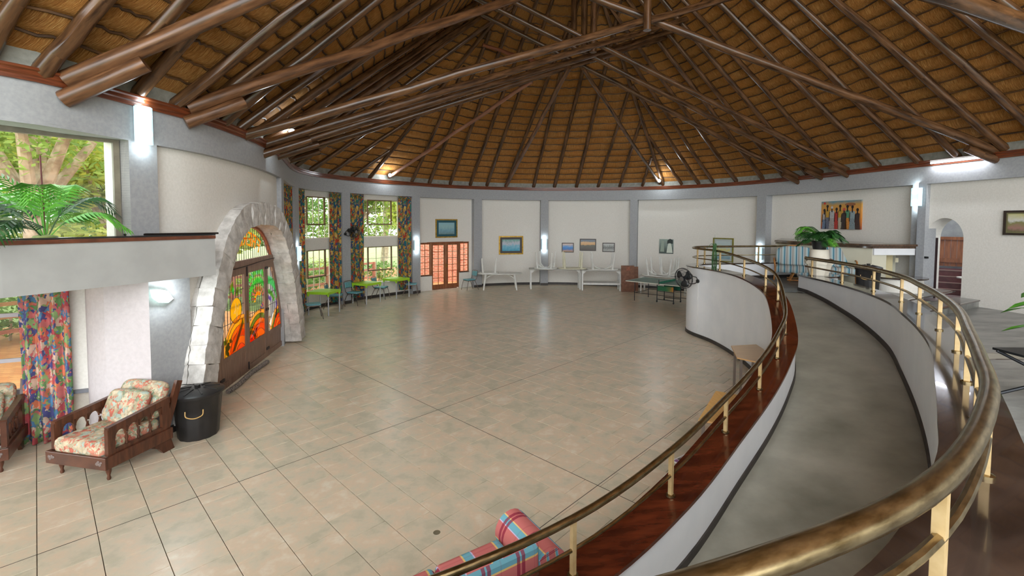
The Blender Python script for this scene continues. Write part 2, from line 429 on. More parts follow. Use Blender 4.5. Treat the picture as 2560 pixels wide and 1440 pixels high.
# upper picture window left
def window(name, label, A, B, z0, z1, xs, zs, fw, bw, dep, fm, gm, sash=None, sashm=None):
    """steel or timber window in the plane A-B: outer frame, glazing bars, every pane a part"""
    d = (B - A); L = d.length; root = struct(name, label); root.location = (A.x, A.y, z0); root.rotation_euler = (0, 0, math.atan2(d.y, d.x)); H = z1 - z0
    m = MB()
    for x0, x1, y0, y1 in ((0, fw, 0, H), (L - fw, L, 0, H), (fw, L - fw, 0, fw), (fw, L - fw, H - fw, H)): m.box(x0, x1, -dep / 2, dep / 2, y0, y1)
    m.build('frame', fm, root)
    xa = [fw / 2] + [x * L for x in xs] + [L - fw / 2]; za = [fw / 2] + [z * H for z in zs] + [H - fw / 2]
    if xs or zs:
        for x in xa[1:-1]: mm = MB(); mm.box(x - bw / 2, x + bw / 2, -dep * .3, dep * .3, fw, H - fw); mm.build('glazing_bar', fm, root)
        for z in za[1:-1]: mm = MB(); mm.box(fw, L - fw, -dep * .28, dep * .28, z - bw / 2, z + bw / 2); mm.build('glazing_bar', fm, root)
    if sash:
        i0, i1, j0, j1 = sash; x0, x1, y0, y1 = xa[i0], xa[i1], za[j0], za[j1]; w = .022; mm = MB()
        for q in ((x0 - w, x0 + w, y0 - w, y1 + w), (x1 - w, x1 + w, y0 - w, y1 + w), (x0, x1, y0 - w, y0 + w), (x0, x1, y1 - w, y1 + w)): mm.box(q[0], q[1], -dep * .6, dep * .5, q[2], q[3])
        mm.build('sash', sashm or fm, root)
    for i in range(len(xa) - 1):
        for j in range(len(za) - 1):
            mm = MB(); mm.box(xa[i] + bw * .4, xa[i + 1] - bw * .4, -.002, .002, za[j] + bw * .4, za[j + 1] - bw * .4); mm.build('pane', gm, root)
    return root
alum = mat('bronze_frame', (104, 98, 84), (122, 116, 100), .45, .3)
s9 = S_pil[0][0]; pw1 = ev(s9, .15); pw0 = ev(SW + 2.2, .15)
window('window_1', 'wide single-pane picture window above the planter ledge', pw0, pw1, 2.62, 3.98, [], [], .06, .02, .07, alum, clear)
mb = MB(); s9 = S_pil[0][0]; cheek(mb, s9, 0, .3, 2.2, ZF + .02)
a, b = ev(s9, .02), ev(s9, .34); mb.build('window_reveal', white, wall_left)
mb = MB(); shelf(mb, SW + .5, s9, 0, .3, 3.99); mb.build('window_head', white, wall_left)
# outer jamb seen through the glass
mb = MB(); o0, o1 = ev(s9 - .02, .2), ev(s9 - .02, .34)
mb.hexa([V3(p, 2.2) for p in (o0, ev(s9 + .2, .2), ev(s9 + .2, .34), o1)] + [V3(p, 4.2) for p in (o0, ev(s9 + .2, .2), ev(s9 + .2, .34), o1)]); mb.build('outer_jamb', white, wall_left)
# the planter ledge (closed slab with an upstand)
bf = [Vector((-7.3, 1.55)), Vector((-6.2, 2.75)), Vector((-5.6, 3.6)), Vector((-5.12, 4.58)), Vector((-4.70, 5.62)), Vector((-4.31, 6.64))]
bk = [p + Vector((-.62, .22)) * (1 if i < 5 else .85) for i, p in enumerate(bf)]
ledge = struct('wall_ledge', 'white planter ledge cantilevered over the lower window niche')
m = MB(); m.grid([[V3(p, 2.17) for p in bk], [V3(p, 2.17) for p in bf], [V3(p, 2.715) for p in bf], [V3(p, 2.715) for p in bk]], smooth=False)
m.quad(V3(bf[-1], 2.17), V3(bk[-1], 2.17), V3(bk[-1], 2.715), V3(bf[-1], 2.715)); m.build('ledge_body', mat('ledge_shade_grey', (158, 158, 154), (166, 166, 162), .7, scale=3), ledge)  # shade on the white ledge front is put into this grey
m = MB(); i_ = [p + Vector((.015, -.006)) for p in bf]; j_ = [p + Vector((-.16, .06)) for p in bf]
m.grid([[V3(p, 2.70) for p in i_], [V3(p, 2.745) for p in i_], [V3(p, 2.745) for p in j_]], smooth=False)
m.quad(V3(i_[-1], 2.70), V3(j_[-1], 2.70), V3(j_[-1], 2.745), V3(i_[-1], 2.745)); m.build('ledge_edge', mat('ledge_tile', (82, 46, 30), (108, 62, 42), .3, scale=8), ledge)
m = MB(); m.grid([[V3(p, 2.748) for p in i_], [V3(p, 2.765) for p in i_], [V3(p, 2.765) for p in j_]], smooth=False); m.build('ledge_rim', mat('ledge_black', (30, 28, 28), None, .15), ledge)
m = MB(); kk = [p + Vector((-3.2, 1.0)) for p in bf]; m.grid([[V3(p, 2.172) for p in bf], [V3(p, 2.172) for p in kk]], smooth=False); m.build('niche_ceiling', white, ledge)

from mathutils.geometry import tessellate_polygon
# ------------------------------------------------------------------ floor tiles
tA = Vector((-.7206, .69335)); tB = Vector((.69335, .7206)); PIT_T = .398; A0, B0 = 5.735, -.08
def tile_material():
    t = NT('floor_tile'); geo = t.n('ShaderNodeNewGeometry'); oi = t.n('ShaderNodeObjectInfo')
    r = t.math('FRACT', t.math('ADD', t.math('MULTIPLY', oi.outputs['Random'], 7.31), geo.outputs['Random Per Island']))
    tc = t.n('ShaderNodeNewGeometry'); f = t.noise(tc.outputs['Position'], 4.2, 5, .6); g = t.noise(tc.outputs['Position'], 26, 3, .6)
    k = t.math('ADD', t.math('MULTIPLY', f, .85), t.math('MULTIPLY', r, .14))
    c = t.ramp(k, [(.36, (184, 177, 154)), (.46, (200, 189, 166)), (.56, (209, 188, 162)), (.68, (218, 207, 186))])
    c = t.mix(t.math('MULTIPLY', g, .22), c, (164, 152, 130)); t.col(c); t.set(.30, 0, .5); t.bump(g, .04, .003); return t.m
tilem = tile_material()
grout = mat('grout', (92, 82, 66), (112, 100, 84), .85, scale=20)
# ramp path (cap centre line) and its heights, from the far wall round the landing corner and down the ramp
LPc = [(8.46, 13.66, 1.81, 2.25), (7.9, 13.52, 1.81, 2.25), (7.2, 13.35, 1.81, 2.25), (5.95, 13.08, 1.81, 2.25), (5.28, 12.86, 1.81, 2.25), (4.95, 12.5, 1.81, 2.25),
       (4.89, 12.04, 1.81, 2.247), (5.08, 11.15, 1.81, 2.23), (5.08, 9.98, 1.805, 2.15), (4.9, 8.8, 1.74, 2.075), (4.68, 8.0, 1.60, 1.945), (4.16, 6.9, 1.27, 1.60),
       (3.64, 6.19, 1.11, 1.43), (3.0, 5.45, .95, 1.275), (2.21, 4.63, .80, 1.136), (1.35, 3.77, .65, 1.016), (.43, 3.05, .52, .90), (-.7, 2.4, .50, .88), (-2.0, 1.9, .50, .88)]
LP = catmull([(a, b, c) for a, b, c, d in LPc], 6); LR = catmull([(a, b, d) for a, b, c, d in LPc], 6)
LF = catmull([(0, 0, z) for z in [UP] * 7 + [1.345, 1.18, 1.03, .90, .73, .58, .425, .27, .104, 0, 0, 0]], 6)
LN = []
for i in range(len(LP)):
    t = LP[min(i + 1, len(LP) - 1)] - LP[max(i - 1, 0)]; LN.append(Vector((t.y, -t.x, 0)).normalized() * -1)   # towards the ramp
RPc = [(6.98, 10.85), (6.95, 10.57), (6.80, 9.39), (6.51, 8.20), (6.07, 7.09), (5.52, 6.16), (4.90, 5.20), (4.24, 4.31), (3.50, 3.47), (2.89, 2.79), (2.29, 2.16), (1.40, 1.45), (.55, 1.05), (-.4, .78), (-1.6, .58)]
RP = catmull([(a, b, 0) for a, b in RPc], 6); RN = []
for i in range(len(RP)):
    t = RP[min(i + 1, len(RP) - 1)] - RP[max(i - 1, 0)]; RN.append(Vector((t.y, -t.x, 0)).normalized())        # towards the ramp
hall = [Vector((p.x, p.y)) for p in EV if p.y > 2.0 or p.x < 0]
hall = [p for k, p in enumerate(EV) if p.x < 9.9 or p.y > 14.2]
_k = next(k for k, p in enumerate(EV) if p.y < 14.25 and p.x > 5)
hall = EV[:_k] + [Vector((p.x, p.y)) for p in LP] + [Vector((-2, -5)), Vector((-11, -5))]
def inside(p, poly):
    c = False; j = len(poly) - 1
    for i in range(len(poly)):
        a, b = poly[i], poly[j]
        if (a.y > p.y) != (b.y > p.y) and p.x < (b.x - a.x) * (p.y - a.y) / (b.y - a.y) + a.x: c = not c
        j = i
    return c
floor = MB(); _fp = [V3(p, -.012) for p in [ev(ES[k], .4) for k in range(0, len(EV), 3)]]
floor.v = [tuple(p) for p in _fp]; floor.f = [tuple(f) for f in tessellate_polygon([_fp])]
floor.poly([(-8.9, 4.55, -.013), (-9, -1, -.013), (-4.4, -1, -.013), (-4.4, 6.6, -.013), (-5.8, 6.3, -.013)])
floor = tag(floor.build('floor', grout), 'square beige ceramic tiles laid in staggered rows across the hall', None, None, 'structure')
def tile_mesh():
    m = MB(); h = PIT_T / 2 - .0033; c = .0012; z = -.012
    b = [(-h, -h, z), (h, -h, z), (h, h, z), (-h, h, z)]; k = [(-h, -h, -c), (h, -h, -c), (h, h, -c), (-h, h, -c)]; g = h - c; t = [(-g, -g, 0), (g, -g, 0), (g, g, 0), (-g, g, 0)]
    m.v = b + k + t
    for j in range(4): j2 = (j + 1) % 4; m.f += [(j, j2, 4 + j2, 4 + j), (4 + j, 4 + j2, 8 + j2, 8 + j)]
    m.f.append((8, 9, 10, 11)); return m
tm = tile_mesh(); tme = tm.mesh('tile', tilem); ang = math.atan2(tB.y, tB.x)
tiles = []
for r in range(-14, 62):
    for c in range(-32, 42):
        a = A0 + (c + .5 + (.5 if r % 2 else 0)) * PIT_T; b = B0 + (r + .5) * PIT_T; P = tA * a + tB * b
        if P.y < 2.2: continue
        q = Vector((P.x, P.y, 0)) - cO; w = q.dot(cF); u = 1280 + FOC * q.dot(cR) / w; v = _y0 - FOC * q.dot(cU) / w
        if u < -120 or u > 2600 or v > 1600: continue
        if inside(P, hall) or (P.y > 6 and P.x < 8 and inside(P + (Vector((1.5, 12.5)) - P).normalized() * .5, hall)) or (P.x < -4.2 and P.x > -7.6 and P.y < 6.6) or (-.35 < (P - doorC).dot(doorN) < .8 and abs((P - doorC).dot(doorT)) < 2.6): tiles.append((w, P))
tiles.sort(key=lambda t: t[0])
for w, P in tiles[:300]: inst(tme, 'tile', floor, (P.x, P.y, 0), (0, 0, ang))
rest = MB(); R_ = Matrix.Rotation(ang, 4, 'Z')
for w, P in tiles[300:]:
    i = len(rest.v); rest.v += [tuple(R_ @ Vector(p) + Vector((P.x, P.y, 0))) for p in tm.v]; rest.f += [tuple(i + k for k in f) for f in tm.f]
o = rest.build('tile_field', tilem, floor); o['kind'] = 'stuff'
# saw-cut movement joints
jm = mat('joint_sealant', (58, 52, 46), None, .8); m = MB()
for a, b0, b1 in ((5.735, -3, 16), (2.78, 1, 11.5), (9.7, 2, 18)): m.bar(V3(tA * a + tB * b0, .0006), V3(tA * a + tB * b1, .0006), .007, .001)
for b, a0, a1 in ((4.298, .5, 13), (11.06, 4, 18)): m.bar(V3(tA * a0 + tB * b, .0006), V3(tA * a1 + tB * b, .0006), .007, .001)
m.build('movement_joint', jm, floor)
stain = mat('floor_stain', (92, 86, 66), (120, 112, 90), .6); m = MB(); p = atz(1092, 1331, .0008); m.lathe([(.001, 0), (.035, 0)], 12, (p.x, p.y, .0008), cap=False); m.build('stain', stain, floor)

# ------------------------------------------------------------------ upper floor, ramp, low walls
from mathutils.geometry import tessellate_polygon
i3 = 7 * 6; iR = next(i for i, p in enumerate(RP) if p.y < 10.5)
def flat(pts, z, name, m, parent=None):
    P = [Vector((p[0], p[1], z)) for p in pts]; mb = MB(); mb.v = [tuple(p) for p in P]; mb.f = [tuple(f) for f in tessellate_polygon([P])]; return mb.build(name, m, parent)
upper = struct('floor_upper', 'grey painted concrete floor of the raised gallery with shallow steps')
evr = [p for p in EV[::-1] if p.x > 9]
flat([p for p in LP[:i3 + 1]] + [RP[iR], (6.85, 9.3), (8.3, 9.55), (10.6, 10.9)] + [p for p in evr if 10.9 < p.y < 14.2], UP, 'landing', slate, upper)
RPr = [p for p in RP if p.y < 9.3]
flat([RP[iR - 1]] + RPr[:1] + [p for p in RPr if p.y > 5.2] + [(5.6, 5.2), (11, 5.2), (11.2, 8), (11, 10.9), (8.3, 9.6), (6.9, 9.6)], PITZ, 'sunken_floor', slate, upper)
flat([p for p in RP if p.y < 5.9] + [(-1.6, -3), (11.2, -3), (11.2, 5.35), (5.6, 5.35)], UP, 'near_floor', slate, upper)
treadm = mat('tread_cream', (150, 146, 132), (170, 166, 150), .35, scale=4)
def step(A, B, C, D, z, h, m):
    mb = MB(); q = [Vector((*p, 0)) for p in (A, B, C, D)]; mb.hexa([p + Vector((0, 0, z - h)) for p in q] + [p + Vector((0, 0, z)) for p in q]); mb.build('step', m, upper)
def nosing(A, B, z, h=.03, w=.04):
    mb = MB(); mb.bar((*A, z - h / 2 + .002), (*B, z - h / 2 + .002), w, h); mb.build('step_nosing', capdark, upper)
step((6.8, 9.3), (8.3, 9.55), (8.3, 9.1), (6.7, 8.85), 1.21, .2, slate); step((8.3, 9.55), (10.6, 10.9), (10.8, 10.5), (8.4, 9.15), 1.21, .2, slate)
nosing((6.85, 9.3), (8.3, 9.55), UP); nosing((8.3, 9.55), (10.6, 10.9), UP); nosing((6.75, 8.87), (8.35, 9.12), 1.21); nosing((8.35, 9.12), (10.8, 10.5), 1.21)
step((5.25, 5.35), (11.1, 5.35), (11.1, 6.15), (5.75, 6.15), 1.21, .2, treadm); nosing((5.15, 5.35), (11, 5.35), UP); nosing((5.75, 6.15), (11, 6.15), 1.21)
# ramp surface between the two low walls
def near(path, p): return min(range(len(path)), key=lambda k: (path[k].x - p.x) ** 2 + (path[k].y - p.y) ** 2)
mb = MB(); rows = []
iRs = iR; nst = len(LP) - i3
for k in range(i3, len(LP)):
    t = (k - i3) / (len(LP) - 1 - i3); j = iR + t * (len(RP) - 1 - iR); j0 = int(min(j, len(RP) - 2)); q = RP[j0].lerp(RP[j0 + 1], j - j0)
    z = LF[k].z; rows.append([Vector((LP[k].x, LP[k].y, z)).lerp(Vector((q.x, q.y, z)), w / 6) + Vector((0, 0, .001)) for w in range(7)])
ramp = tag(mb.grid(rows).build('floor_ramp', concrete), 'curved grey concrete ramp sweeping down from the gallery to the hall', None, None, 'structure')
def ramp_z(x, y):
    k = near(LP[i3:], Vector((x, y, 0))) + i3; return LF[k].z
def sweep(path, nrm, wa, wb, zb, zt):
    m = MB(); P = [[], [], [], []]
    for i, p in enumerate(path):
        a = p + nrm[i] * wa; b = p + nrm[i] * wb
        for r, (q, z) in zip(P, ((a, zb[i]), (b, zb[i]), (b, zt[i]), (a, zt[i]))): r.append((q.x, q.y, z))
    m.grid(P + [P[0]]); n = len(path)
    m.f.append((0, n, 2 * n, 3 * n)); m.f.append((n - 1, 4 * n - 1, 3 * n - 1, 2 * n - 1)); return m
wl = struct('wall_ramp_hall_side', 'low white wall with timber cap between ramp and hall')
NL = len(LP); zc = [p.z for p in LP]
sweep(LP, LN, -.14, .14, [0] * NL, [z - .03 for z in zc]).build('wall_body', wallwhite, wl, angle=30)
iC = 8 * 6
sweep(LP[:iC + 1], LN[:iC + 1], -.17, .17, [z - .03 for z in zc[:iC + 1]], zc[:iC + 1]).build('cap', capdark, wl, angle=30)
sweep(LP[iC:], LN[iC:], -.17, .17, [z - .03 for z in zc[iC:]], zc[iC:]).build('cap', capwood, wl, angle=30)
sweep(LP[30:], LN[30:], -.155, -.135, [0] * (NL - 30), [.085] * (NL - 30)).build('skirting', dark, wl, angle=30)
sweep(LP, LN, .135, .155, [p.z for p in LF], [p.z + .085 for p in LF]).build('skirting', dark, wl, angle=30)
wr = struct('wall_ramp_gallery_side', 'low white curved wall with dark polished cap along the gallery edge')
NR = len(RP)
sweep(RP, RN, -.15, .15, [0] * NR, [RCAP - .03] * NR).build('wall_body', wallwhite, wr, angle=30)
sweep(RP, RN, -.17, .18, [RCAP - .035] * NR, [RCAP] * NR).build('cap', capdark, wr, angle=30)
rz_ = []
for j in range(len(RP)):
    k = i3 + max(0, (j - iR)) / (len(RP) - 1 - iR) * (len(LP) - 1 - i3); k0 = int(min(k, len(LF) - 2)); rz_.append(LF[k0].lerp(LF[k0 + 1], k - k0).z)
sweep(RP, RN, .145, .165, rz_, [z + .085 for z in rz_]).build('skirting', dark, wr, angle=30)
# rounded planter end of the gallery wall
pe = Vector((7.26, 10.80)); m = MB(); m.lathe([(.38, 1.05), (.38, RCAP - .03)], 28, (pe.x, pe.y, 0)); m.build('wall_end', wallwhite, wr)
m = MB(); m.lathe([(.43, RCAP - .034), (.43, RCAP + .003)], 28, (pe.x, pe.y, 0)); m.build('cap', capdark, wr, angle=30)
# handrails
def rail(name, label, path, r, post_idx, base_z, half, pw=.033, grp=None):
    p0 = path[0]; root = thing(name, label, 'handrail', (p0.x, p0.y, base_z[0])); off = -Vector((p0.x, p0.y, base_z[0]))
    MB().tube(path, r, 12).shift(off).build('top_rail', brass, root)
    low = [Vector((p.x, p.y, bz + (p.z - bz) * half)) for p, bz in zip(path, base_z)]
    MB().tube(low, r * .5, 8).shift(off).build('lower_rail', brass, root)
    for i in post_idx:
        p = path[i]; m = MB(); t = path[min(i + 1, len(path) - 1)] - path[i - 1]; t.z = 0
        m.bar((p.x, p.y, base_z[i]), (p.x, p.y, p.z), pw, pw, t); po = m.shift(off).build('post', goldpost, root)
        f = MB(); f.lathe([(.038, 0), (.038, .014), (.024, .018)], 14, (p.x, p.y, base_z[i])); f.shift(off).build('flange', brass, po)
    return root
idx = [near(LP, Vector(q)) for q in ((8.36, 13.63, 0), (7.15, 13.33, 0), (5.45, 12.93, 0), (4.89, 12.04, 0), (5.08, 11.15, 0), (5.08, 9.98, 0), (4.9, 8.8, 0), (4.68, 8, 0), (4.16, 6.9, 0), (3.64, 6.19, 0), (3, 5.45, 0), (2.21, 4.63, 0), (1.35, 3.77, 0), (.43, 3.05, 0))]
rail('ramp_handrail', 'slim brass handrail curving along the timber-capped wall beside the hall floor', [p + Vector((0, 0, .03)) for p in LR], .0275, idx, zc, .46)
RRz = [Vector((p.x, p.y, RCAP + .395)) for p in RP]
idx = [near(RP, Vector((*q, 0))) for q in RPc[1:13]]
rail('gallery_handrail', 'thick worn brass handrail sweeping past the camera along the gallery wall', RRz, .0385, idx, [RCAP] * NR, .5, .036)
# ------------------------------------------------------------------ thatched roof
axE = Vector((-.28, .96)).normalized(); axN = Vector((.96, .28)).normalized(); AXW = 5.6
def wa(p): return (p.x * axN.x + p.y * axN.y - AXW, p.x * axE.x + p.y * axE.y)
def from_wa(w, a): return axN * (w + AXW) + axE * a
AEND, ZR = 12.4, 12.0
def ridge_of(p):
    w, a = wa(p); q = from_wa(0, min(a, AEND)); return q
RS0, RS1 = 0, len(EV) - 1
eidx = list(range(RS0, RS1 + 1, 2))
def roof_pt(k, v, dz=0):
    p = EV[k]; q = ridge_of(p); r = p.lerp(q, v); return Vector((r.x, r.y, ZE + (ZR - ZE) * v + dz))
def slope_len(k): return (roof_pt(k, 1) - roof_pt(k, 0)).length
NV = 40
G = [[roof_pt(k, -.05 + 1.05 * j / NV) for k in eidx] for j in range(NV + 1)]
uvg = [[(ES[k], (-.05 + 1.05 * j / NV) * slope_len(k)) for k in eidx] for j in range(NV + 1)]
def thatch_mat():
    t = NT('thatch'); v = t.coord('UV', (60, 2.2, 1)); f = t.noise(v, 1.6, 6, .7); g = t.noise(t.coord('UV', (1.1, 1.5, 1)), 1, 3, .6); h = t.noise(t.coord('UV', (220, 12, 1)), 1, 3, .7)
    k = t.math('ADD', t.math('MULTIPLY', f, .55), t.math('MULTIPLY', h, .45))
    k = t.math('ADD', t.math('MULTIPLY', t.math('SUBTRACT', k, .5), 2.3), .5)
    c = t.ramp(k, [(.18, (104, 66, 30)), (.42, (188, 124, 62)), (.6, (226, 166, 92)), (.85, (250, 220, 160))])
    c = t.mix(t.math('MULTIPLY', t.math('SUBTRACT', g, .35), 1.1), c, (222, 140, 58), 'MIX')
    t.col(c); t.set(.8, 0, .2); t.bump(k, 1.0, .04); return t.m
thatch = thatch_mat()
ceiling = struct('ceiling', 'steep thatched roof on gum pole rafters seen from below')
TR_, TU_ = [], []
for j in range(-6, 140):
    dd = .17 + .335 * j / 4; fr = (j / 4) % 1; bl = -.055 * math.sin(math.pi * fr) ** .7; rw, uw = [], []
    for k in eidx:
        L = slope_len(k); v = min(1.0, dd / L); rw.append(roof_pt(k, v, bl)); uw.append((ES[k], dd))
    TR_.append(rw); TU_.append(uw)
m = MB(); m.grid(TR_, TU_); m.grid([[p + Vector((0, 0, .35)) for p in r] for r in G])
o = m.build('thatch', thatch, ceiling); o['kind'] = 'stuff'
bv = MB(); bv.grid(G); BV = BVHTree.FromPolygons([Vector(p) for p in bv.v], bv.f)
def on_roof(u, v, drop=.12):
    h = BV.ray_cast(cO, ray(u, v).normalized())
    if h[0] is None: return None
    n = h[1];  n = n if n.dot(ray(u, v)) < 0 else -n
    return h[0] + n * drop
lathm = mat('lath', (50, 32, 18), (112, 76, 42), .6, scale=5, stretch=(1, .4, 1), coord='UV', bump=.3)
row = .17; jj = 0
while row < 11.2:
    path = []
    for k in eidx:
        L = slope_len(k); v = (row + .015 * math.sin(k * 1.7 + jj)) / L
        if v > .985: continue
        path.append(roof_pt(k, v, -.025 + .006 * math.sin(k * .9 + jj * 2)))
    # a row leaves the surface where the slope is too short: split there
    seg = []
    for p in path:
        if seg and (p - seg[-1]).length > 1.2:
            if len(seg) > 3: MB().tube(seg, .019, 5).build('lath', lathm, ceiling)
            seg = []
        seg.append(p)
    if len(seg) > 3: MB().tube(seg, .019, 5).build('lath', lathm, ceiling)
    row += .335; jj += 1
polem = mat('gum_pole', (50, 32, 20), (112, 78, 50), .26, scale=3.2, stretch=(4, .5, 1), coord='UV', bump=.2, detail=6)
pole2 = mat('gum_pole_pale', (66, 42, 26), (128, 88, 58), .3, scale=3.2, stretch=(4, .5, 1), coord='UV', bump=.2, detail=6)
def pole(a, b, r0, r1, m, name, parent, off=Vector((0, 0, 0)), n=9, seg=9, wob=.012):
    a = Vector(a); b = Vector(b); P = []; R = []
    for k in range(seg + 1):
        t = k / seg; j = Vector((uni(-1, 1), uni(-1, 1), uni(-1, 1))) * (wob if 0 < k < seg else 0)
        P.append(a.lerp(b, t) + j + off); R.append((r0 + (r1 - r0) * t) * uni(.95, 1.06))
    return MB().tube(P, R, n).build(name, m, parent)
def eave_pt(u, v, lo=0):
    s = s_at(u, 0, lo); p = ev(s, -.03); return Vector((p.x, p.y, max(4.58, min(4.66, zat(u, v, p)))))
RAF = [((-16, 150), (30, 0), 1), ((130, 165), (237, 0), 1), ((270, 212), (430, 0), 1), ((355, 228), (517, 7), 1), ((450, 255), (732, 0), 1), ((520, 268), (815, 12), 1), ((565, 300), (912, 0), 1),
       ((606, 315), (1010, 7), 1), ((640, 335), (1035, 37), 1), ((668, 352), (1085, 62), 1), ((688, 366), (1122, 62), 1), ((703, 382), (1160, 55), 1), ((718, 398), (1195, 37), 1), ((742, 413), (1227, 47), 1),
       ((780, 423), (1138, 166), 0), ((828, 432), (1059, 268), 0), ((885, 438), (986, 362), 0),
       ((926, 442), (1240, 35), 2),
       ((1030, 451), (1157, 160), 0), ((1073.5, 455), (1222, 70), 0), ((1125.6, 456.6), (1287, 5), 1), ((1176, 458), (1335, 5), 1), ((1217.6, 458), (1375, 5), 1), ((1265, 462), (1425, 50), 1), ((1334, 463), (1420, 100), 1),
       ((1386, 463), (1457, 175), 1), ((1441, 463), (1520, 140), 1), ((1495, 463), (1579, 205), 0), ((1549, 463), (1606, 288), 0), ((1606, 460), (1630, 388), 0),
       ((1655, 455), (1512, 7), 2),
       ((1700, 454), (1622, 334), 0), ((1743, 455), (1582, 208), 0), ((1779, 452), (1565, 125), 0), ((1837, 449), (1527, 15), 0), ((1903, 444), (1577, 0), 1), ((1957, 438), (1675, 77), 1), ((2013, 430), (1710, 50), 1),
       ((2085, 420), (1740, 20), 1), ((2190, 413), (1805, 0), 1), ((2290, 400), (1920, 20), 1), ((2386, 389), (2002, 0), 1), ((2498, 360), (2107, 0), 1), ((2610, 340), (2245, 0), 1), ((2745, 330), (2387, 5), 1), ((2900, 330), (2560, 25), 1)]
for (f, t, ext) in RAF:
    a = eave_pt(*f); b = on_roof(*t)
    if b is None: continue
    if ext:
        d = b - a; w0, _ = wa(a); w1, _ = wa(b); k = 1.0
        if ext == 1 and abs(w0 - w1) > .5: k = min(w0 / (w0 - w1), (11.85 - a.z) / max(.1, (b.z - a.z))) * .985
        else: k = (11.85 - a.z) / max(.1, b.z - a.z)
        k = max(1.0, min(k, 2.6)); b = a + d * k
    far = a.y > 13
    pole(a - (b - a).normalized() * .1, b, uni(.082, .098) if not far else uni(.07, .085), uni(.055, .07), polem, 'rafter', ceiling)
# ridge pole
pole(V3(from_wa(0, AEND + .2), ZR - .12), V3(from_wa(0, -3.0), ZR - .12), .1, .1, polem, 'ridge_pole', ceiling, seg=12)

# ------------------------------------------------------------------ scissor trusses
def hit_axis(u, v, w=0):
    d = ray(u, v); den = d.x * axN.x + d.y * axN.y
    t = (w + AXW - (cO.x * axN.x + cO.y * axN.y)) / den; return cO + d * t
def truss_pole(root, off, foot, node, w, r, m, reach=1.0, name='truss_pole'):
    s = s_at(foot[0]); p = ev(s, -.1); a = Vector((p.x, p.y, zat(foot[0], foot[1], p))); nd = hit_axis(*node, w); d = (nd - a).normalized()
    h = BV.ray_cast(a + d * 2.5, d); L = (h[0] - a).length if h[0] else (nd - a).length + 4; L = min(L, (nd - a).length * 1.75)
    b = a + d * L; pole(a - d * .12, b, r, r * .8, m, name, root, off, n=10, seg=12, wob=.018); return a, nd, b, d
def stub(root, off, a, d, L, r, m):
    q = a - Vector((0, 0, r * 2.05)); pole(q - d * .15, q + d * L, r, r * .95, m, 'corbel_pole', root, off, n=10, seg=4, wob=.004)
def make_truss(label, lf, ln, rf, rn, rl, rr, ml, mr, stubs=(.75, .55), post=None):
    s = hit_axis(*ln, 0); root = thing('roof_truss', label, 'truss', (s.x, s.y, s.z - .3), 0, 'gum pole scissor trusses'); off = -Vector(root.location)
    if lf:
        a, nd, b, d = truss_pole(root, off, lf, ln, -.09, rl, ml)
        if stubs[0]: stub(root, off, a, d, stubs[0], rl * .92, ml)
    if rf:
        a, nd, b, d = truss_pole(root, off, rf, rn, .09, rr, mr)
        if stubs[1]: stub(root, off, a, d, stubs[1], rr * .92, mr)
    if post:
        p = hit_axis(post[0], post[1], 0); pole(p, (p.x, p.y, ZR - .15), .09, .085, polem, 'king_post', root, off, n=12, seg=5, wob=.006)
    return root
make_truss('pole truss nearest the camera, starting over the picture window on the left', (190, 188), (1817, -509), (3050, 225), (2382, 2), .105, .1, pole2, polem, (.75, 0))
make_truss('pole truss springing from the cornice right of the white box sconce', (482, 264), (1480, -68), (2760, 120), (1900, -125), .1, .1, pole2, polem, (.7, 0))
make_truss('pole truss whose right foot ends just above the fluorescent tube', (618, 333), (1600, 57), (2476, 372), (1600, 38), .095, .1, polem, polem, (0, .55), (1618, 76))
make_truss('pole truss third from the far end, its hanging post cut just above the floodlit cluster', (666, 357), (1478, 118), (2113, 421), (1478, 103), .095, .085, polem, polem, (.8, .5), (1483, 131))
make_truss('pole truss second from the far end of the hall', (699, 367), (1452, 146), (2048, 428), (1458, 131), .095, .085, polem, polem, (.8, .5), (1460, 118))
make_truss('pole truss farthest from the camera, nearest the fan of end rafters', (722, 383), (1412, 172), (1990, 440), (1420, 147), .095, .085, polem, polem, (.75, .5), (1434, 120))
def brace(label, a, b, r0, r1, m):
    o = -Vector(b); root = thing('roof_brace', label, 'brace', b, 0, 'single gum pole braces'); pole(a, b, r0, r1, m, 'brace_pole', root, o, n=10, seg=10, wob=.02); return root
n0 = hit_axis(1424, 168, -.1)
brace('pale crooked pole brace dropping to the cornice above the gilt harbour picture', n0, eave_pt(1264, 464), .07, .085, pole2)
brace('dark thin pole brace ending at the right-hand far floodlight', hit_axis(1458, 172, .05), eave_pt(1648, 450), .06, .065, polem)
b0 = hit_axis(1330, 203, -1.1); brace('pinkish pole brace slanting down to the left-hand far floodlight', b0, eave_pt(972, 440), .06, .06, mat('gum_pole_pink', (128, 84, 66), (164, 118, 96), .4, scale=3, stretch=(4, .5, 1), coord='UV'))
c0, c1 = on_roof(1197, 101, .25), on_roof(1345, 126, .9); brace('short reddish horizontal collar pole under the far hip', c0, c1, .055, .06, mat('gum_pole_red', (104, 52, 28), (140, 78, 44), .4, scale=3, stretch=(4, .5, 1), coord='UV'))
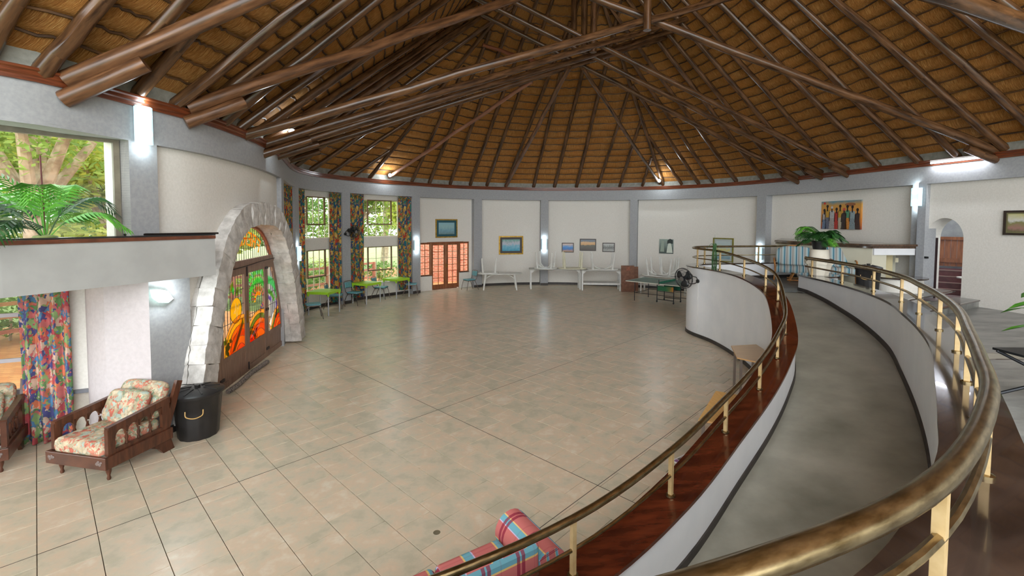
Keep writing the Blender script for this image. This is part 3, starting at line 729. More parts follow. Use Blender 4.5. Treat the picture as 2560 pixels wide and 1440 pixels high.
# floodlights on the poles
lampw = emit('flood_glow', (240, 250, 255), 40); blk = mat('black_plastic', (22, 22, 23), (30, 30, 31), .4); steel = mat('brushed_steel', (150, 152, 155), None, .3, .9)
def flood(label, P, aim):
    root = thing('floodlight', label, 'floodlight', P); d = (Vector(aim) - Vector(P)).normalized()
    m = MB(); m.tube([-d * .07, -d * .02, d * .05], [.035, .06, .075], 14); m.build('housing', blk, root)
    m = MB(); m.tube([d * .045, d * .056], [.055, .055], 14); m.build('bulb', lampw, root)
    m = MB(); m.tube([-d * .05, Vector((0, 0, .12))], .01, 6); m.build('bracket', blk, root)
    l = bpy.data.lights.new('flood', 'POINT'); l.energy = 14; l.color = (.86, .95, 1); l.shadow_soft_size = .08
    lo = bpy.data.objects.new('flood_light', l); COL.objects.link(lo); lo.parent = root; lo.location = d * .14
    return root
p = ev(s_at(668), -.6); P = Vector((p.x, p.y, zat(730, 330, p))); P = aty(730, 330, 9.6)
flood('small floodlight clipped to the poles at the left end of the trusses', P, cO + Vector((.3, 0, -1)))
p = ev(s_at(975), -.35); flood('small floodlight under the pinkish brace on the far left cornice', aty(975, 438, p.y), cO)
p = ev(s_at(1648), -.35); flood('small floodlight under the thin dark brace on the far right cornice', aty(1648, 452, p.y), cO)
# ------------------------------------------------------------------ windows and doors
cream = mat('window_steel', (206, 196, 172), (218, 210, 190), .5)
sashd = mat('sash_bronze', (120, 96, 70), None, .5)
wn = 2
for i, nm in ((1, 'beside the stone arch'), (2, 'left of the wall fan'), (3, 'right of the wall fan')):
    s0, s1 = winholes[i]; A, B = ev(s0, REC + .12), ev(s1, REC + .12)
    for (z0, z1, wh, sx, zz) in ((2.36, 3.78, 'upper', (1, 4, 1, 3), [.34, .67]), (.58, 1.98, 'lower', (1, 4, 1, 3), [.34, .67])):
        window('window_%d' % wn, '%s steel window with small panes %s' % (wh, nm), A, B, z0, z1, [.16, .38, .59, .80], zz, .03, .016, .05, cream, clear, sx, sashd); wn += 1
teak = mat('teak', (116, 66, 38), (150, 92, 56), .4, scale=3, stretch=(6, 6, 1), bump=.05)
A, B = ev(fd0, REC + .1), ev(fd1, REC + .1); d = (B - A).normalized(); L = (B - A).length
fdr = struct('door_1', 'pair of teak french doors with sidelights on the far wall'); fdr.location = (A.x, A.y, 0); fdr.rotation_euler = (0, 0, math.atan2(d.y, d.x))
xs = [0, .215 * L, .225 * L, .515 * L, .525 * L, .79 * L, .80 * L, L]
def glazed(parent, name, x0, x1, z0, z1, st, rail, nx, nz, brail=None):
    m = MB(); y = .022; b = brail or rail
    for q in ((x0, x0 + st, z0, z1), (x1 - st, x1, z0, z1), (x0 + st, x1 - st, z0, z0 + b), (x0 + st, x1 - st, z1 - rail, z1)): m.box(q[0], q[1], -y, y, q[2], q[3])
    leaf = m.build(name, teak, parent); gx = [x0 + st + (x1 - x0 - 2 * st) * k / nx for k in range(nx + 1)]; gz = [z0 + b + (z1 - z0 - b - rail) * k / nz for k in range(nz + 1)]
    m = MB()
    for x in gx[1:-1]: m.box(x - .01, x + .01, -.015, .015, gz[0], gz[-1])
    for z in gz[1:-1]: m.box(gx[0], gx[-1], -.014, .014, z - .01, z + .01)
    m.build('glazing_bar', teak, leaf)
    for i in range(nx):
        for j in range(nz): m = MB(); m.box(gx[i] + .008, gx[i + 1] - .008, -.002, .002, gz[j] + .008, gz[j + 1] - .008); m.build('pane', clear, leaf)
    return leaf
glazed(fdr, 'sidelight', xs[0], xs[1], .63, 2.03, .05, .05, 2, 5); glazed(fdr, 'door_leaf', xs[2], xs[3], .02, 2.03, .09, .10, 2, 6, .2)
l2 = glazed(fdr, 'door_leaf', xs[4], xs[5], .02, 2.03, .09, .10, 2, 6, .2); glazed(fdr, 'sidelight', xs[6], xs[7], .69, 2.03, .05, .05, 2, 5)
m = MB(); m.box(xs[4] - .02, xs[4] + .02, -.06, -.02, .95, 1.1); m.build('door_handle', mat('brass_plain', (176, 140, 70), None, .3, .9), fdr)
m = MB(); m.box(0, L, -.05, .05, 2.03, 2.07); m.build('door_head', teak, fdr)
for x0, x1, zt in ((0, xs[1] + .03, .62), (xs[6] - .03, L, .68)):
    m = MB(); m.box(x0, x1, -.09, .05, 0, zt); m.build('sidelight_base', white, fdr); m = MB(); m.box(x0, x1, -.10, .05, zt, zt + .02); m.build('sidelight_sill', dark, fdr)
# lower niche window at far left
nw = mat('grey_frame', (176, 172, 178), None, .45)
A, B = wA - wd * 3.0, wA - wd * .3; A = A - Vector((wd.y, -wd.x)) * .08; B = B - Vector((wd.y, -wd.x)) * .08
window('window_%d' % wn, 'lower window in the niche under the planter ledge', A, B, .66, 2.12, [.2, .4, .6, .8], [.31, .72], .06, .05, .06, nw, clear); wn += 1

# ------------------------------------------------------------------ stained glass arch door
brown = mat('door_brown', (122, 94, 78), (146, 116, 98), .42, scale=3, stretch=(8, 8, 1), bump=.06)
lead = mat('leading', (40, 30, 30), None, .5)
SG = {k: glass('glass_' + k, c, .05, .92 if k == 'white' else .55, t) for k, c, t in (('orange', (255, 160, 30), (255, 150, 20)), ('deep', (255, 130, 20), (255, 120, 10)), ('yellow', (255, 214, 60), (255, 205, 30)), ('amber', (255, 205, 110), (255, 200, 100)),
      ('green', (120, 220, 120), (110, 220, 110)), ('olive', (150, 170, 70), (150, 165, 60)), ('teal', (150, 225, 190), (140, 225, 185)), ('purple', (150, 120, 200), (140, 110, 200)), ('white', (250, 250, 250), (250, 250, 250)), ('pink', (230, 150, 130), (225, 140, 120)), ('letter', (255, 196, 70), (255, 176, 40)))}
sd = struct('door_2', 'arched timber entrance doors with leaded stained glass'); sd.location = (doorC.x, doorC.y, 0); sd.rotation_euler = (0, 0, math.atan2(doorT.y, doorT.x))
def clip(poly, f):
    out = []
    for i in range(len(poly)):
        a, b = poly[i - 1], poly[i]; fa, fb = f(a), f(b)
        if (fa >= 0) != (fb >= 0): t = fa / (fa - fb); out.append((a[0] + (b[0] - a[0]) * t, a[1] + (b[1] - a[1]) * t))
        if fb >= 0: out.append(b)
    return out
def crect(poly, R):
    for f in (lambda p: p[0] - R[0], lambda p: R[1] - p[0], lambda p: p[1] - R[2], lambda p: R[3] - p[1]):
        poly = clip(poly, f)
        if len(poly) < 3: return []
    return poly
def aclip(poly, inset=.1):     # keep below the arch curve (convex): clip by tangents
    for k in range(-9, 10):
        t = k / 10 * HWD; h = .01; z = arch_z(t) - inset; sl = (arch_z(t + h) - arch_z(t - h)) / (2 * h); poly = clip(poly, lambda p: (z + sl * (p[0] - t)) - p[1])
        if len(poly) < 3: return []
    return poly
def piece(parent, polys, key, name='coloured_pane', y=-.004, th=.006):
    m = MB()
    for P in polys:
        if len(P) >= 3: m.prism([(x, 0, z) for x, z in P], (0, y, 0), (0, y - th, 0))
    if m.f: return m.build(name, SG[key], parent)
def ring(cx, cz, r0, r1, R, a0=0, a1=180, n=18):
    out = []
    for k in range(n):
        a, b = math.radians(a0 + (a1 - a0) * k / n), math.radians(a0 + (a1 - a0) * (k + 1) / n)
        q = [(cx + r1 * math.cos(a), cz + r1 * math.sin(a)), (cx + r1 * math.cos(b), cz + r1 * math.sin(b)), (cx + r0 * math.cos(b), cz + r0 * math.sin(b)), (cx + r0 * math.cos(a), cz + r0 * math.sin(a))]
        q = crect(q, R)
        if q: out.append(q)
    return out
def leadring(m, cx, cz, r, R, a0=0, a1=180, n=20):
    pr = None
    for k in range(n + 1):
        a = math.radians(a0 + (a1 - a0) * k / n); p = (cx + r * math.cos(a), cz + r * math.sin(a)); ok = R[0] < p[0] < R[1] and R[2] < p[1] < R[3]
        if pr and ok: m.bar((pr[0], -.012, pr[1]), (p[0], -.012, p[1]), .006, .006, (0, 1, 0))
        pr = p if ok else None
def hill(leaf, m, cx, cz, rads, keys, R):
    for (a, b), k in zip(zip(rads[:-1], rads[1:]), keys): piece(leaf, ring(cx, cz, a, b, R), k)
    for r in rads[1:]: leadring(m, cx, cz, r, R)
def leafshape(x, z, L, w, ang, R):
    c, s = math.cos(ang), math.sin(ang); P = []
    for k in range(10):
        t = k / 5 if k <= 5 else 2 - k / 5; sg = 1 if k <= 5 else -1; q = (L * t, sg * w * math.sin(math.pi * min(1, t)) * .5); P.append((x + q[0] * c - q[1] * s, z + q[0] * s + q[1] * c))
    return crect(P, R)
def frond_glass(leaf, cx, cz, r, a0, a1, n, ln, w, keys, R, sub=0):
    for k in range(n):
        a = math.radians(a0 + (a1 - a0) * k / n); p = leafshape(cx + r * math.cos(a), cz + r * math.sin(a), ln, w, a + .25, R)
        if p: piece(leaf, [p], keys[k % len(keys)])
def make_leaf(x0, x1, clipit):
    st, top, bz = .10, 2.07, .02
    outer = [(x0 + .006, bz), (x1 - .006, bz), (x1 - .006, top), (x0 + .006, top)]; R = (x0 + st, x1 - st, .55, 1.94); inn = [(R[0], R[2]), (R[1], R[2]), (R[1], R[3]), (R[0], R[3])]
    m = MB(); f = (lambda P: aclip(P, .03)) if clipit else (lambda P: P); g = (lambda P: aclip(P, .13)) if clipit else (lambda P: P)
    bars = [[(x0 + .006, bz), (x0 + st, bz), (x0 + st, top), (x0 + .006, top)], [(x1 - st, bz), (x1 - .006, bz), (x1 - .006, top), (x1 - st, top)], [(R[0], .46), (R[1], .46), (R[1], .55), (R[0], .55)], [(R[0], bz), (R[1], bz), (R[1], .13), (R[0], .13)], [(R[0], 1.94), (R[1], 1.94), (R[1], top), (R[0], top)]]
    for b in bars:
        b = f(b)
        if len(b) >= 3: m.prism([(x, 0, z) for x, z in b], (0, .022, 0), (0, -.026, 0))
    if clipit:                                   # curved rail following the arch
        sx = 1 if x0 > 0 else -1; P = []
        for k in range(13):
            z = .5 + 1.6 * k / 12; t = HWD * (1 - (z) / HAP) ** (1 / KAR) if z < HAP else 0; P.append((sx * (t - .075), z))
        for a, b in zip(P[:-1], P[1:]): m.bar((a[0], 0, a[1]), (b[0], 0, b[1]), .11, .05, (0, 1, 0))
    lf = m.build('door_leaf', brown, sd)
    nb = 8
    for k in range(nb):
        b = f([(R[0] + (R[1] - R[0]) * k / nb + .002, .13), (R[0] + (R[1] - R[0]) * (k + 1) / nb - .002, .13), (R[0] + (R[1] - R[0]) * (k + 1) / nb - .002, .46), (R[0] + (R[1] - R[0]) * k / nb + .002, .46)])
        if len(b) >= 3: m = MB(); m.prism([(x, 0, z) for x, z in b], (0, .012, 0), (0, -.008, 0)); m.build('panel_board', brown, lf)
    m = MB(); b = g(inn)
    if len(b) >= 3: m.prism([(x, 0, z) for x, z in b], (0, .002, 0), (0, -.002, 0)); m.build('clear_pane', clear, lf)
    ld = MB()
    for k in range(1, 8):
        x = R[0] + (R[1] - R[0]) * k / 8; zt = min(R[3], arch_z(x) - .13 if clipit else 9)
        if zt > R[2] + .1: ld.box(x - .0016, x + .0016, -.005, .005, R[2], zt)
    for k in range(1, 5):
        z = R[2] + (R[3] - R[2]) * k / 5; xa, xb = R[0], R[1]
        if clipit: t = HWD * (1 - (z + .1) / HAP) ** (1 / KAR) - .1; xa, xb = max(xa, -t), min(xb, t)
        if xb > xa + .05: ld.box(xa, xb, -.007, .007, z - .003, z + .003)
    return lf, R, ld
HK = ['deep', 'orange', 'deep', 'orange', 'olive', 'amber']
lf, R, ld = make_leaf(-2.1, -1.06, True); hill(lf, ld, -1.62, .4, [0, .2, .34, .46, .56, .66, .76], HK, R); ld.build('leading', lead, lf)
lf, R, ld = make_leaf(-1.06, .03, False)
hill(lf, ld, -.25, .45, [0, .2, .34, .46, .56, .66, .74], ['deep', 'orange', 'deep', 'orange', 'yellow', 'amber'], R)
piece(lf, [[(-.62, .57), (-.5, .57), (-.12, 1.0), (-.14, 1.1)]], 'olive', y=-.011); piece(lf, [[(-.68, .56), (-.62, .57), (-.16, 1.1), (-.2, 1.13)]], 'yellow', y=-.011)
cx, cz = -.42, 1.30; piece(lf, [[(cx + .235 * math.cos(a * math.pi / 16), cz + .235 * math.sin(a * math.pi / 16)) for a in range(32)]], 'yellow')
leadring(ld, cx, cz, .235, R, 0, 360, 32)
piece(lf, [[(cx - .02, cz + .14), (cx + .03, cz + .07), (cx + .06, cz + .02), (cx + .14, cz + .12), (cx + .1, cz), (cx + .06, cz - .05), (cx + .02, cz - .17), (cx + .0, cz - .06), (cx - .12, cz - .03), (cx - .03, cz + .01)]], 'white', 'bird_pane', y=-.011)
for x, z, L_, a in ((-.88, 1.62, .2, 80), (-.76, 1.66, .2, 95), (-.6, 1.66, .22, 70), (-.5, 1.6, .18, 100), (-.38, 1.62, .14, 60), (-.9, 1.58, .14, 40), (-.34, 1.56, .1, 120)): piece(lf, [leafshape(x, z, L_, .09, math.radians(a), R)], random.choice(['green', 'olive']))
for k in range(11): piece(lf, [leafshape(uni(-.92, -.62), uni(.58, .86), .13, .07, uni(0, 6.2), R)], 'olive', y=-.018)
ld.build('leading', lead, lf)
lf, R, ld = make_leaf(.03, 1.03, False)
hill(lf, ld, .66, .36, [0, .2, .36, .48, .58, .68, .76], HK, R); hill(lf, ld, .22, .5, [0, .12, .2, .27, .33], ['deep', 'orange', 'olive', 'yellow'], R)
frond_glass(lf, .62, 1.25, .58, 165, 20, 22, .2, .055, ['green', 'green', 'teal'], R); frond_glass(lf, .62, 1.25, .40, 165, 20, 20, .17, .05, ['green'], R)
frond_glass(lf, .62, 1.3, .22, 170, 10, 16, .12, .04, ['olive', 'pink'], R); frond_glass(lf, .62, 1.3, .12, 170, 30, 9, .1, .04, ['yellow', 'orange'], R)
frond_glass(lf, .93, 1.0, .16, 200, 90, 10, .1, .03, ['purple', 'pink'], R)
for k in range(14): x = .24 + .62 * k / 14; piece(lf, [leafshape(x, .62 + .34 * (k / 14) + uni(-.03, .03), .11, .05, uni(.2, .9), R)], random.choice(['white', 'white', 'purple']), y=-.011)
ld.build('leading', lead, lf)
lf, R, ld = make_leaf(1.03, 2.1, True)
hill(lf, ld, 1.85, .42, [0, .2, .32, .42, .52, .6], ['deep', 'orange', 'deep', 'olive', 'amber'], R)
frond_glass(lf, 1.1, 1.0, .58, 84, 15, 18, .2, .05, ['teal', 'green'], R); frond_glass(lf, 1.1, .95, .42, 80, 22, 12, .12, .035, ['olive', 'green'], R); frond_glass(lf, 1.1, .95, .3, 95, 40, 8, .1, .035, ['purple'], R)
piece(lf, [[(1.55, .78), (1.62, .86), (1.62, 1.1), (1.66, 1.16), (1.68, 1.1), (1.68, .84), (1.6, .74)]], 'purple', 'bird_pane', y=-.011); piece(lf, [[(1.2, .7), (1.45, .9), (1.6, .84), (1.55, .72), (1.3, .62)]], 'white', 'bird_pane', y=-.011)
ld.build('leading', lead, lf)
m = MB(); b = aclip([(-2.1, 2.07), (2.1, 2.07), (2.1, 2.21), (-2.1, 2.21)], .02); m.prism([(x, 0, z) for x, z in b], (0, .03, 0), (0, -.045, 0)); m.build('transom', brown, sd)
for x in (-1.06, .03, 1.03):
    for z in (.2, 1.05, 1.95):
        if x != .03: m = MB(); m.box(x - .07, x + .07, -.045, -.026, z - .025, z + .025); m.build('hinge', lead, sd)
m = MB(); m.box(.0, .06, -.05, -.026, .98, 1.22); m.build('lock_plate', mat('brass_plain', (176, 140, 70), None), sd)
m = MB(); m.tube([(.03, -.05, 1.08), (.03, -.09, 1.08), (.13, -.09, 1.08)], .01, 8); m.build('door_handle', MATS['brass_plain'], sd)
for z0, z1 in ((.06, .2), (1.88, 2.1)): m = MB(); m.box(.02, .05, -.045, -.026, z0, z1); m.build('bolt', lead, sd)
# lunette above the transom
P = []
for k in range(33):
    t = -HWD + 2 * HWD * k / 32; z = arch_z(t) - .05
    if z > 2.21: P.append((t, z))
P = [(P[0][0] - .05, 2.21)] + P + [(P[-1][0] + .05, 2.21)]
m = MB(); m.prism([(x, 0, z) for x, z in P[::-1]], (0, .003, 0), (0, -.002, 0)); lun = m.build('lunette_pane', clear, sd)
ld = MB()
for k in range(-14, 15):
    x = k * .105; zt = arch_z(x) - .07
    if zt > 2.24: ld.box(x - .0014 - .003 * (k % 4 == 0), x + .0014 + .003 * (k % 4 == 0), -.005, .005, 2.21, zt)
for z in (2.42, 2.62): t = HWD * (1 - (z + .07) / HAP) ** (1 / KAR); ld.box(-t, t, -.006, .006, z - .003, z + .003)
ld.build('leading', lead, lun)
m = MB()
for k in range(len(P) - 1): m.bar((P[k][0], 0, P[k][1] + .02), (P[k + 1][0], 0, P[k + 1][1] + .02), .05, .06, (0, 1, 0))
m.build('lunette_frame', mat('frame_red', (150, 84, 58), None, .45), sd)
# letters (they read right way round from outside, so they are mirrored in here)
GL = {'F': [(0, 0, 0, 6), (0, 6, 3, 6), (0, 3, 2.4, 3)], 'A': [(0, 0, 0, 6), (3, 0, 3, 6), (0, 6, 3, 6), (0, 3, 3, 3)], 'E': [(0, 0, 0, 6), (0, 6, 3, 6), (0, 3, 2.6, 3), (0, 0, 3, 0)], 'R': [(0, 0, 0, 6), (0, 6, 3, 6), (3, 6, 3, 3), (0, 3, 3, 3), (1, 3, 3, 0)],
      'I': [(1.5, 0, 1.5, 6)], 'G': [(0, 0, 0, 6), (0, 6, 3, 6), (0, 0, 3, 0), (3, 0, 3, 3), (1.8, 3, 3, 3)], 'L': [(0, 0, 0, 6), (0, 0, 3, 0)], 'N': [(0, 0, 0, 6), (3, 0, 3, 6), (0, 6, 3, 0)]}
word = 'FAERIE GLEN'; rad = 1.45; zc_ = 2.62 - rad
for i, ch in enumerate(word):
    if ch == ' ': continue
    a = dict(zip(range(11), (.70, .48, .26, .05, -.11, -.26, 0, -.48, -.67, -.84, -1.02)))[i] / rad; m = MB()
    for x0, z0, x1, z1 in GL[ch]:
        def tr(x, z):
            x = -(x - 1.5) * .046; z = -.12 + z * .04; r_ = rad + z; th = a + x / rad; return (r_ * math.sin(th), -.008, zc_ + r_ * math.cos(th))
        p, q = Vector(tr(x0, z0)), Vector(tr(x1, z1)); e = (q - p).normalized() * .012; m.bar(p - e, q + e, .034, .007, (0, 1, 0))
    m.build('letter', SG['letter'], lun)
# rough white stone surround
stonem = mat('stone_white', (176, 172, 166), (214, 210, 204), .85, scale=7, bump=.8, dist=.03, detail=8)
tr2 = struct('trim_2', 'rough whitewashed stone arch around the entrance doors'); tr2.location = sd.location; tr2.rotation_euler = sd.rotation_euler
prof = []
NS = 400
for k in range(NS + 1):
    t = -HWD + 2 * HWD * k / NS; prof.append(Vector((t, 0, arch_z(t))))
al = [0]
for a, b in zip(prof[:-1], prof[1:]): al.append(al[-1] + (b - a).length)
def arch_frame(l):
    k = max(1, min(int(np.searchsorted(al, l)), NS - 1)); t = (prof[k + 1] - prof[k - 1]).normalized(); f = (l - al[k - 1]) / max(1e-6, al[k] - al[k - 1]); p = prof[k - 1].lerp(prof[k], min(1, max(0, f))); return p, Vector((-t.z, 0, t.x))
nst = 30; tot = al[-1]
for k in range(nst):
    l0, l1 = tot * k / nst, tot * (k + 1) / nst
    for lay in range(2):
        ya, yb = ((.06, -.17), (-.17, -.40))[lay]; m = MB(); nn_ = 4; rows = []
        wid = .42 + .012 * math.sin(k * 2.3)
        cols = [(0, ya), (0, ya * .5 + yb * .5), (0, yb), (wid * .33, yb - uni(-.01, .03)), (wid * .66, yb - uni(-.02, .03)), (wid, yb + .01), (wid, ya)]
        js = [Vector((uni(-1, 1), uni(-1, 1), uni(-1, 1))) * .007 for _ in cols]
        for q in range(nn_ + 1):
            l = l0 + .001 + (l1 - l0 - .002) * q / nn_; p, nr = arch_frame(l); inn = .008 if q in (0, nn_) else 0; row = []
            for (o, y), j in zip(cols, js):
                row.append(p + nr * max(o - inn, -.01) + Vector((0, y + (inn if y < -.1 else 0), 0)) + j * (.6 if q in (0, nn_) else 1) + Vector((uni(-1, 1), uni(-1, 1), uni(-1, 1))) * .008)
            row.append(row[0]); rows.append(row)
        m.grid(rows); w = len(cols) + 1; m.f.append(tuple(range(w - 1))); m.f.append(tuple(range(nn_ * w, nn_ * w + w - 1))[::-1]); m.build('stone', stonem, tr2, angle=50)
# cable over the doors and draught sausages
m = MB(); m.tube(catmull([(-1.9, -.06, 2.02), (-1.0, -.065, 2.07), (.03, -.06, 2.09), (.7, -.065, 2.12), (1.7, -.06, 2.13)], 6), .008, 6); m.build('cable', lead, sd)
dsm = mat('sausage_grey', (66, 62, 60), (150, 142, 134), .9, scale=40)
p0 = doorC - doorT * 1.15 + doorN * .16; p1 = doorC + doorT * .55 + doorN * .17
o = thing('draught_excluder', 'long grey stuffed draught excluder lying along the foot of the arch doors', 'draught excluder', (p0.x, p0.y, 0), 0)
q = p1 - p0; MB().tube(catmull([(q.x * k / 8 + .02 * math.sin(k), q.y * k / 8, .045 + .004 * math.sin(3 * k)) for k in range(9)], 4), .042, 10).build('tube_cover', dsm, o)

# ------------------------------------------------------------------ curtains
def floral(name, pal, sc):
    t = NT(name); tc = t.coord('UV', (1, 1, 1)); nz = t.n('ShaderNodeTexNoise'); nz.inputs['Scale'].default_value = sc * .9; nz.inputs['Detail'].default_value = 3; t.l(tc, nz.inputs['Vector'])
    vm = t.n('ShaderNodeVectorMath', operation='MULTIPLY_ADD'); t.l(nz.outputs['Color'], vm.inputs[0]); vm.inputs[1].default_value = (.16, .16, .16); t.l(tc, vm.inputs[2])
    vo = t.n('ShaderNodeTexVoronoi'); vo.inputs['Scale'].default_value = sc; t.l(vm.outputs[0], vo.inputs['Vector']); sp = t.n('ShaderNodeSeparateColor'); t.l(vo.outputs['Color'], sp.inputs[0])
    n = len(pal); c = t.ramp(sp.outputs[0], [(i / n, p) for i, p in enumerate(pal)], 'CONSTANT')
    v2 = t.n('ShaderNodeTexVoronoi'); v2.inputs['Scale'].default_value = sc * 2.3; t.l(vm.outputs[0], v2.inputs['Vector']); s2 = t.n('ShaderNodeSeparateColor'); t.l(v2.outputs['Color'], s2.inputs[0])
    c2 = t.ramp(s2.outputs[1], [(i / n, p) for i, p in enumerate(pal[::-1])], 'CONSTANT'); k = t.math('GREATER_THAN', t.noise(tc, sc * 1.3, 2), .53)
    c = t.mix(k, c, c2); c = t.mix(t.math('MULTIPLY', vo.outputs['Distance'], .5), c, (60, 60, 50)); t.col(c); t.set(.85, 0, .2)
    t.b.inputs['Transmission Weight'].default_value = 0; return t.m
flA = floral('floral_blue', [(30, 96, 120), (40, 120, 110), (196, 160, 70), (212, 176, 96), (176, 60, 40), (46, 70, 120), (206, 140, 50), (90, 120, 60)], 7)
flB = floral('floral_pink', [(214, 120, 120), (196, 84, 92), (92, 140, 180), (110, 150, 96), (220, 190, 170), (84, 84, 140), (226, 130, 96), (150, 180, 120)], 8)
def curtain(label, pts, z0, z1, m, folds, grp=None, amp=.045):
    a, b = Vector(pts[0]), Vector(pts[1]); d = b - a; L = d.length; t = d.normalized(); n = Vector((-t.y, t.x)); N = folds * 8; rows, uv = [], []
    root = thing('curtain', label, 'curtain', (a.x, a.y, z0), 0, grp)
    for j in range(13):
        f = j / 12; row, ur = [], []
        for k in range(N + 1):
            x = k / N; am = amp * (1 - .55 * f) ; w = am * math.sin(x * folds * 2 * math.pi + .4 * math.sin(3 * f)) + .01 * math.sin(7 * x + 4 * f)
            xx = x + .012 * math.sin(5 * f + 9 * x) * (1 - f); p = t * (xx * L) + n * w; row.append((p.x, p.y, (z1 - z0) * f)); ur.append((x * L * 2.2, (z1 - z0) * f))
        rows.append(row); uv.append(ur)
    mb = MB(); mb.grid(rows, uv); o = mb.build('drape', m, root); so = o.modifiers.new('thickness', 'SOLIDIFY'); so.thickness = .006
    mb = MB(); rows = [[(Vector(p) + Vector((0, 0, dz))) for p in rows[-1]] for dz in (-.02, .05)]; mb.grid(rows, [uv[0], uv[1]]); mb.build('heading_tape', m, root)
    return root
for (u0, u1, lab, z0) in ((712, 716, 'narrow floral curtain just behind the stone arch edge', .1), (719, 736, 'blue floral curtain by the first small-paned window, beside the box sconce', .1), (748, 764, 'slim blue and yellow floral curtain left of the window behind the nearest green table', .12),
                      (826, 856, 'blue floral curtain hanging left of the wall fan', .12), (876, 911, 'blue and gold floral curtain hanging behind the wall fan', .15), (997, 1030, 'blue and gold floral curtain nearest the french doors', .2)):
    A, B = ev(s_at(u0, .06, S_pil[1][1] - .3), .09), ev(s_at(u1, .06, S_pil[1][1] - .3), .09); curtain(lab, (A, B), z0, 3.9, flA, max(3, int((B - A).length / .16)), 'blue floral curtains of the far windows')
nn = Vector((wd.y, -wd.x))
curtain('pink and blue floral curtain beside the niche window under the ledge', (wA - wd * .50 + nn * .12, wA - wd * .0 + nn * .12), .02, 2.16, flB, 4, None, .05)

# ------------------------------------------------------------------ sconces and lamps
scg = emit('sconce_glass', (176, 220, 236), .75); scb = emit('sconce_bulb', (255, 255, 252), 2.6)
def sconce(label, u, v0, v1, w, off=0):
    s = s_at(u); p = ev(s, -.005 + off); n = -EN[near(EV, p)] if False else None
    k = min(range(len(EV)), key=lambda q: (EV[q] - p).length); nn_ = -EN[k]; z0, z1 = zat(u, v1, p), zat(u, v0, p); h = z1 - z0
    root = thing('wall_sconce', label, 'wall lamp', (p.x, p.y, z0), math.atan2(nn_.y, nn_.x) - math.pi / 2, 'box wall sconces')
    m = MB(); m.box(-w / 2 + .01, w / 2 - .01, 0, .03, .02, h - .02); m.build('back_plate', steel, root)
    P = [(-w / 2, .012), (-w / 2, .06), (-w / 4, .095), (w / 4, .095), (w / 2, .06), (w / 2, .012)]; m = MB(); m.prism([(x, y, 0) for x, y in P], (0, 0, 0), (0, 0, h)); m.build('glass_shade', scg, root)
    for f in (.27, .76):
        m = MB(); rows = []
        for q in range(5):
            r = q / 4; rows.append([(w * .33 * r * math.cos(a * math.pi / 8), .0965 + .004 * (1 - r), h * f + h * .13 * r * math.sin(a * math.pi / 8)) for a in range(17)])
        m.grid(rows); m.build('bulb_glow', scb, root)
    l = bpy.data.lights.new('sconce', 'POINT'); l.energy = 1.6; l.color = (.8, .93, 1); l.shadow_soft_size = .06
    for zz in (-.06, h + .06): lo = bpy.data.objects.new('sconce_light', l); COL.objects.link(lo); lo.parent = root; lo.location = (0, .09, zz)
    return root
sconce('large box wall sconce on the pillar right of the picture window', 360, 267, 360, .21)
sconce('box wall sconce at the far side of the stone arch, by the first curtain', 742, 616, 652, .22)
sconce('box wall sconce on the pilaster left of the french doors', 1041, 600, 626, .22)
sconce('box wall sconce on the pilaster between the gilt picture and the three small pictures', 1361, 597, 624, .22)
sconce('box wall sconce low on the pilaster behind the landing rail', 1901, 618, 650, .22)
sconce('box wall sconce high on the pilaster beside the gallery archway', 2292, 470, 515, .24)
p = ev(s_at(392), 0); z = zat(392, 740, p); k = min(range(len(EV)), key=lambda q: (EV[q] - p).length); nn_ = -EN[k]
root = thing('leaf_sconce', 'frosted leaf-shaped glass wall lamp under the planter ledge', 'wall lamp', (p.x, p.y, z), math.atan2(nn_.y, nn_.x) - math.pi / 2)
m = MB(); m.prism([(-.16, .05, -.06), (-.06, .07, -.1), (.08, .07, -.07), (.15, .05, .0), (.16, .03, .11), (.06, .05, .1), (-.06, .07, .06)], (0, 0, 0), (0, .008, 0)); m.build('glass_leaf', emit('leaf_glass', (196, 236, 226), 1.2), root)
m = MB(); m.lathe([(.012, -.05), (.045, -.02), (.05, .02), (.02, .055)], 12, (-.02, .04, .0)); m.build('bulb', scb, root); m = MB(); m.box(-.1, .0, 0, .03, -.015, .015); m.build('bracket', steel, root)
l = bpy.data.lights.new('leaf', 'POINT'); l.energy = 6; l.color = (.86, .95, 1); l.shadow_soft_size = .04; lo = bpy.data.objects.new('leaf_light', l); COL.objects.link(lo); lo.parent = root; lo.location = (-.02, .14, 0)
a = ev(s_at(2326), -.1); b = ev(s_at(2462), -.1); za, zb = zat(2326, 410, a), zat(2462, 396, b); za = zb = (za + zb) / 2 + .02
root = thing('fluorescent_batten', 'white fluorescent tube light fixed under the cornice above the gallery archway', 'tube light', (a.x, a.y, za)); q = Vector((b.x - a.x, b.y - a.y, 0))
MB().tube([q * .02, q * .98], .018, 10).build('tube', emit('tube_glow', (236, 240, 255), 6), root); m = MB(); m.bar(Vector((.03, .01, .05)), q + Vector((.03, .01, .05)), .05, .05); m.build('batten', white, root)
l = bpy.data.lights.new('tube', 'AREA'); l.shape = 'RECTANGLE'; l.size = q.length; l.size_y = .04; l.energy = 5; l.color = (.88, .92, 1); lo = bpy.data.objects.new('tube_light', l); COL.objects.link(lo); lo.parent = root; lo.location = q * .5 + Vector((0, 0, -.03)); lo.rotation_euler = (0, 0, math.atan2(q.y, q.x))

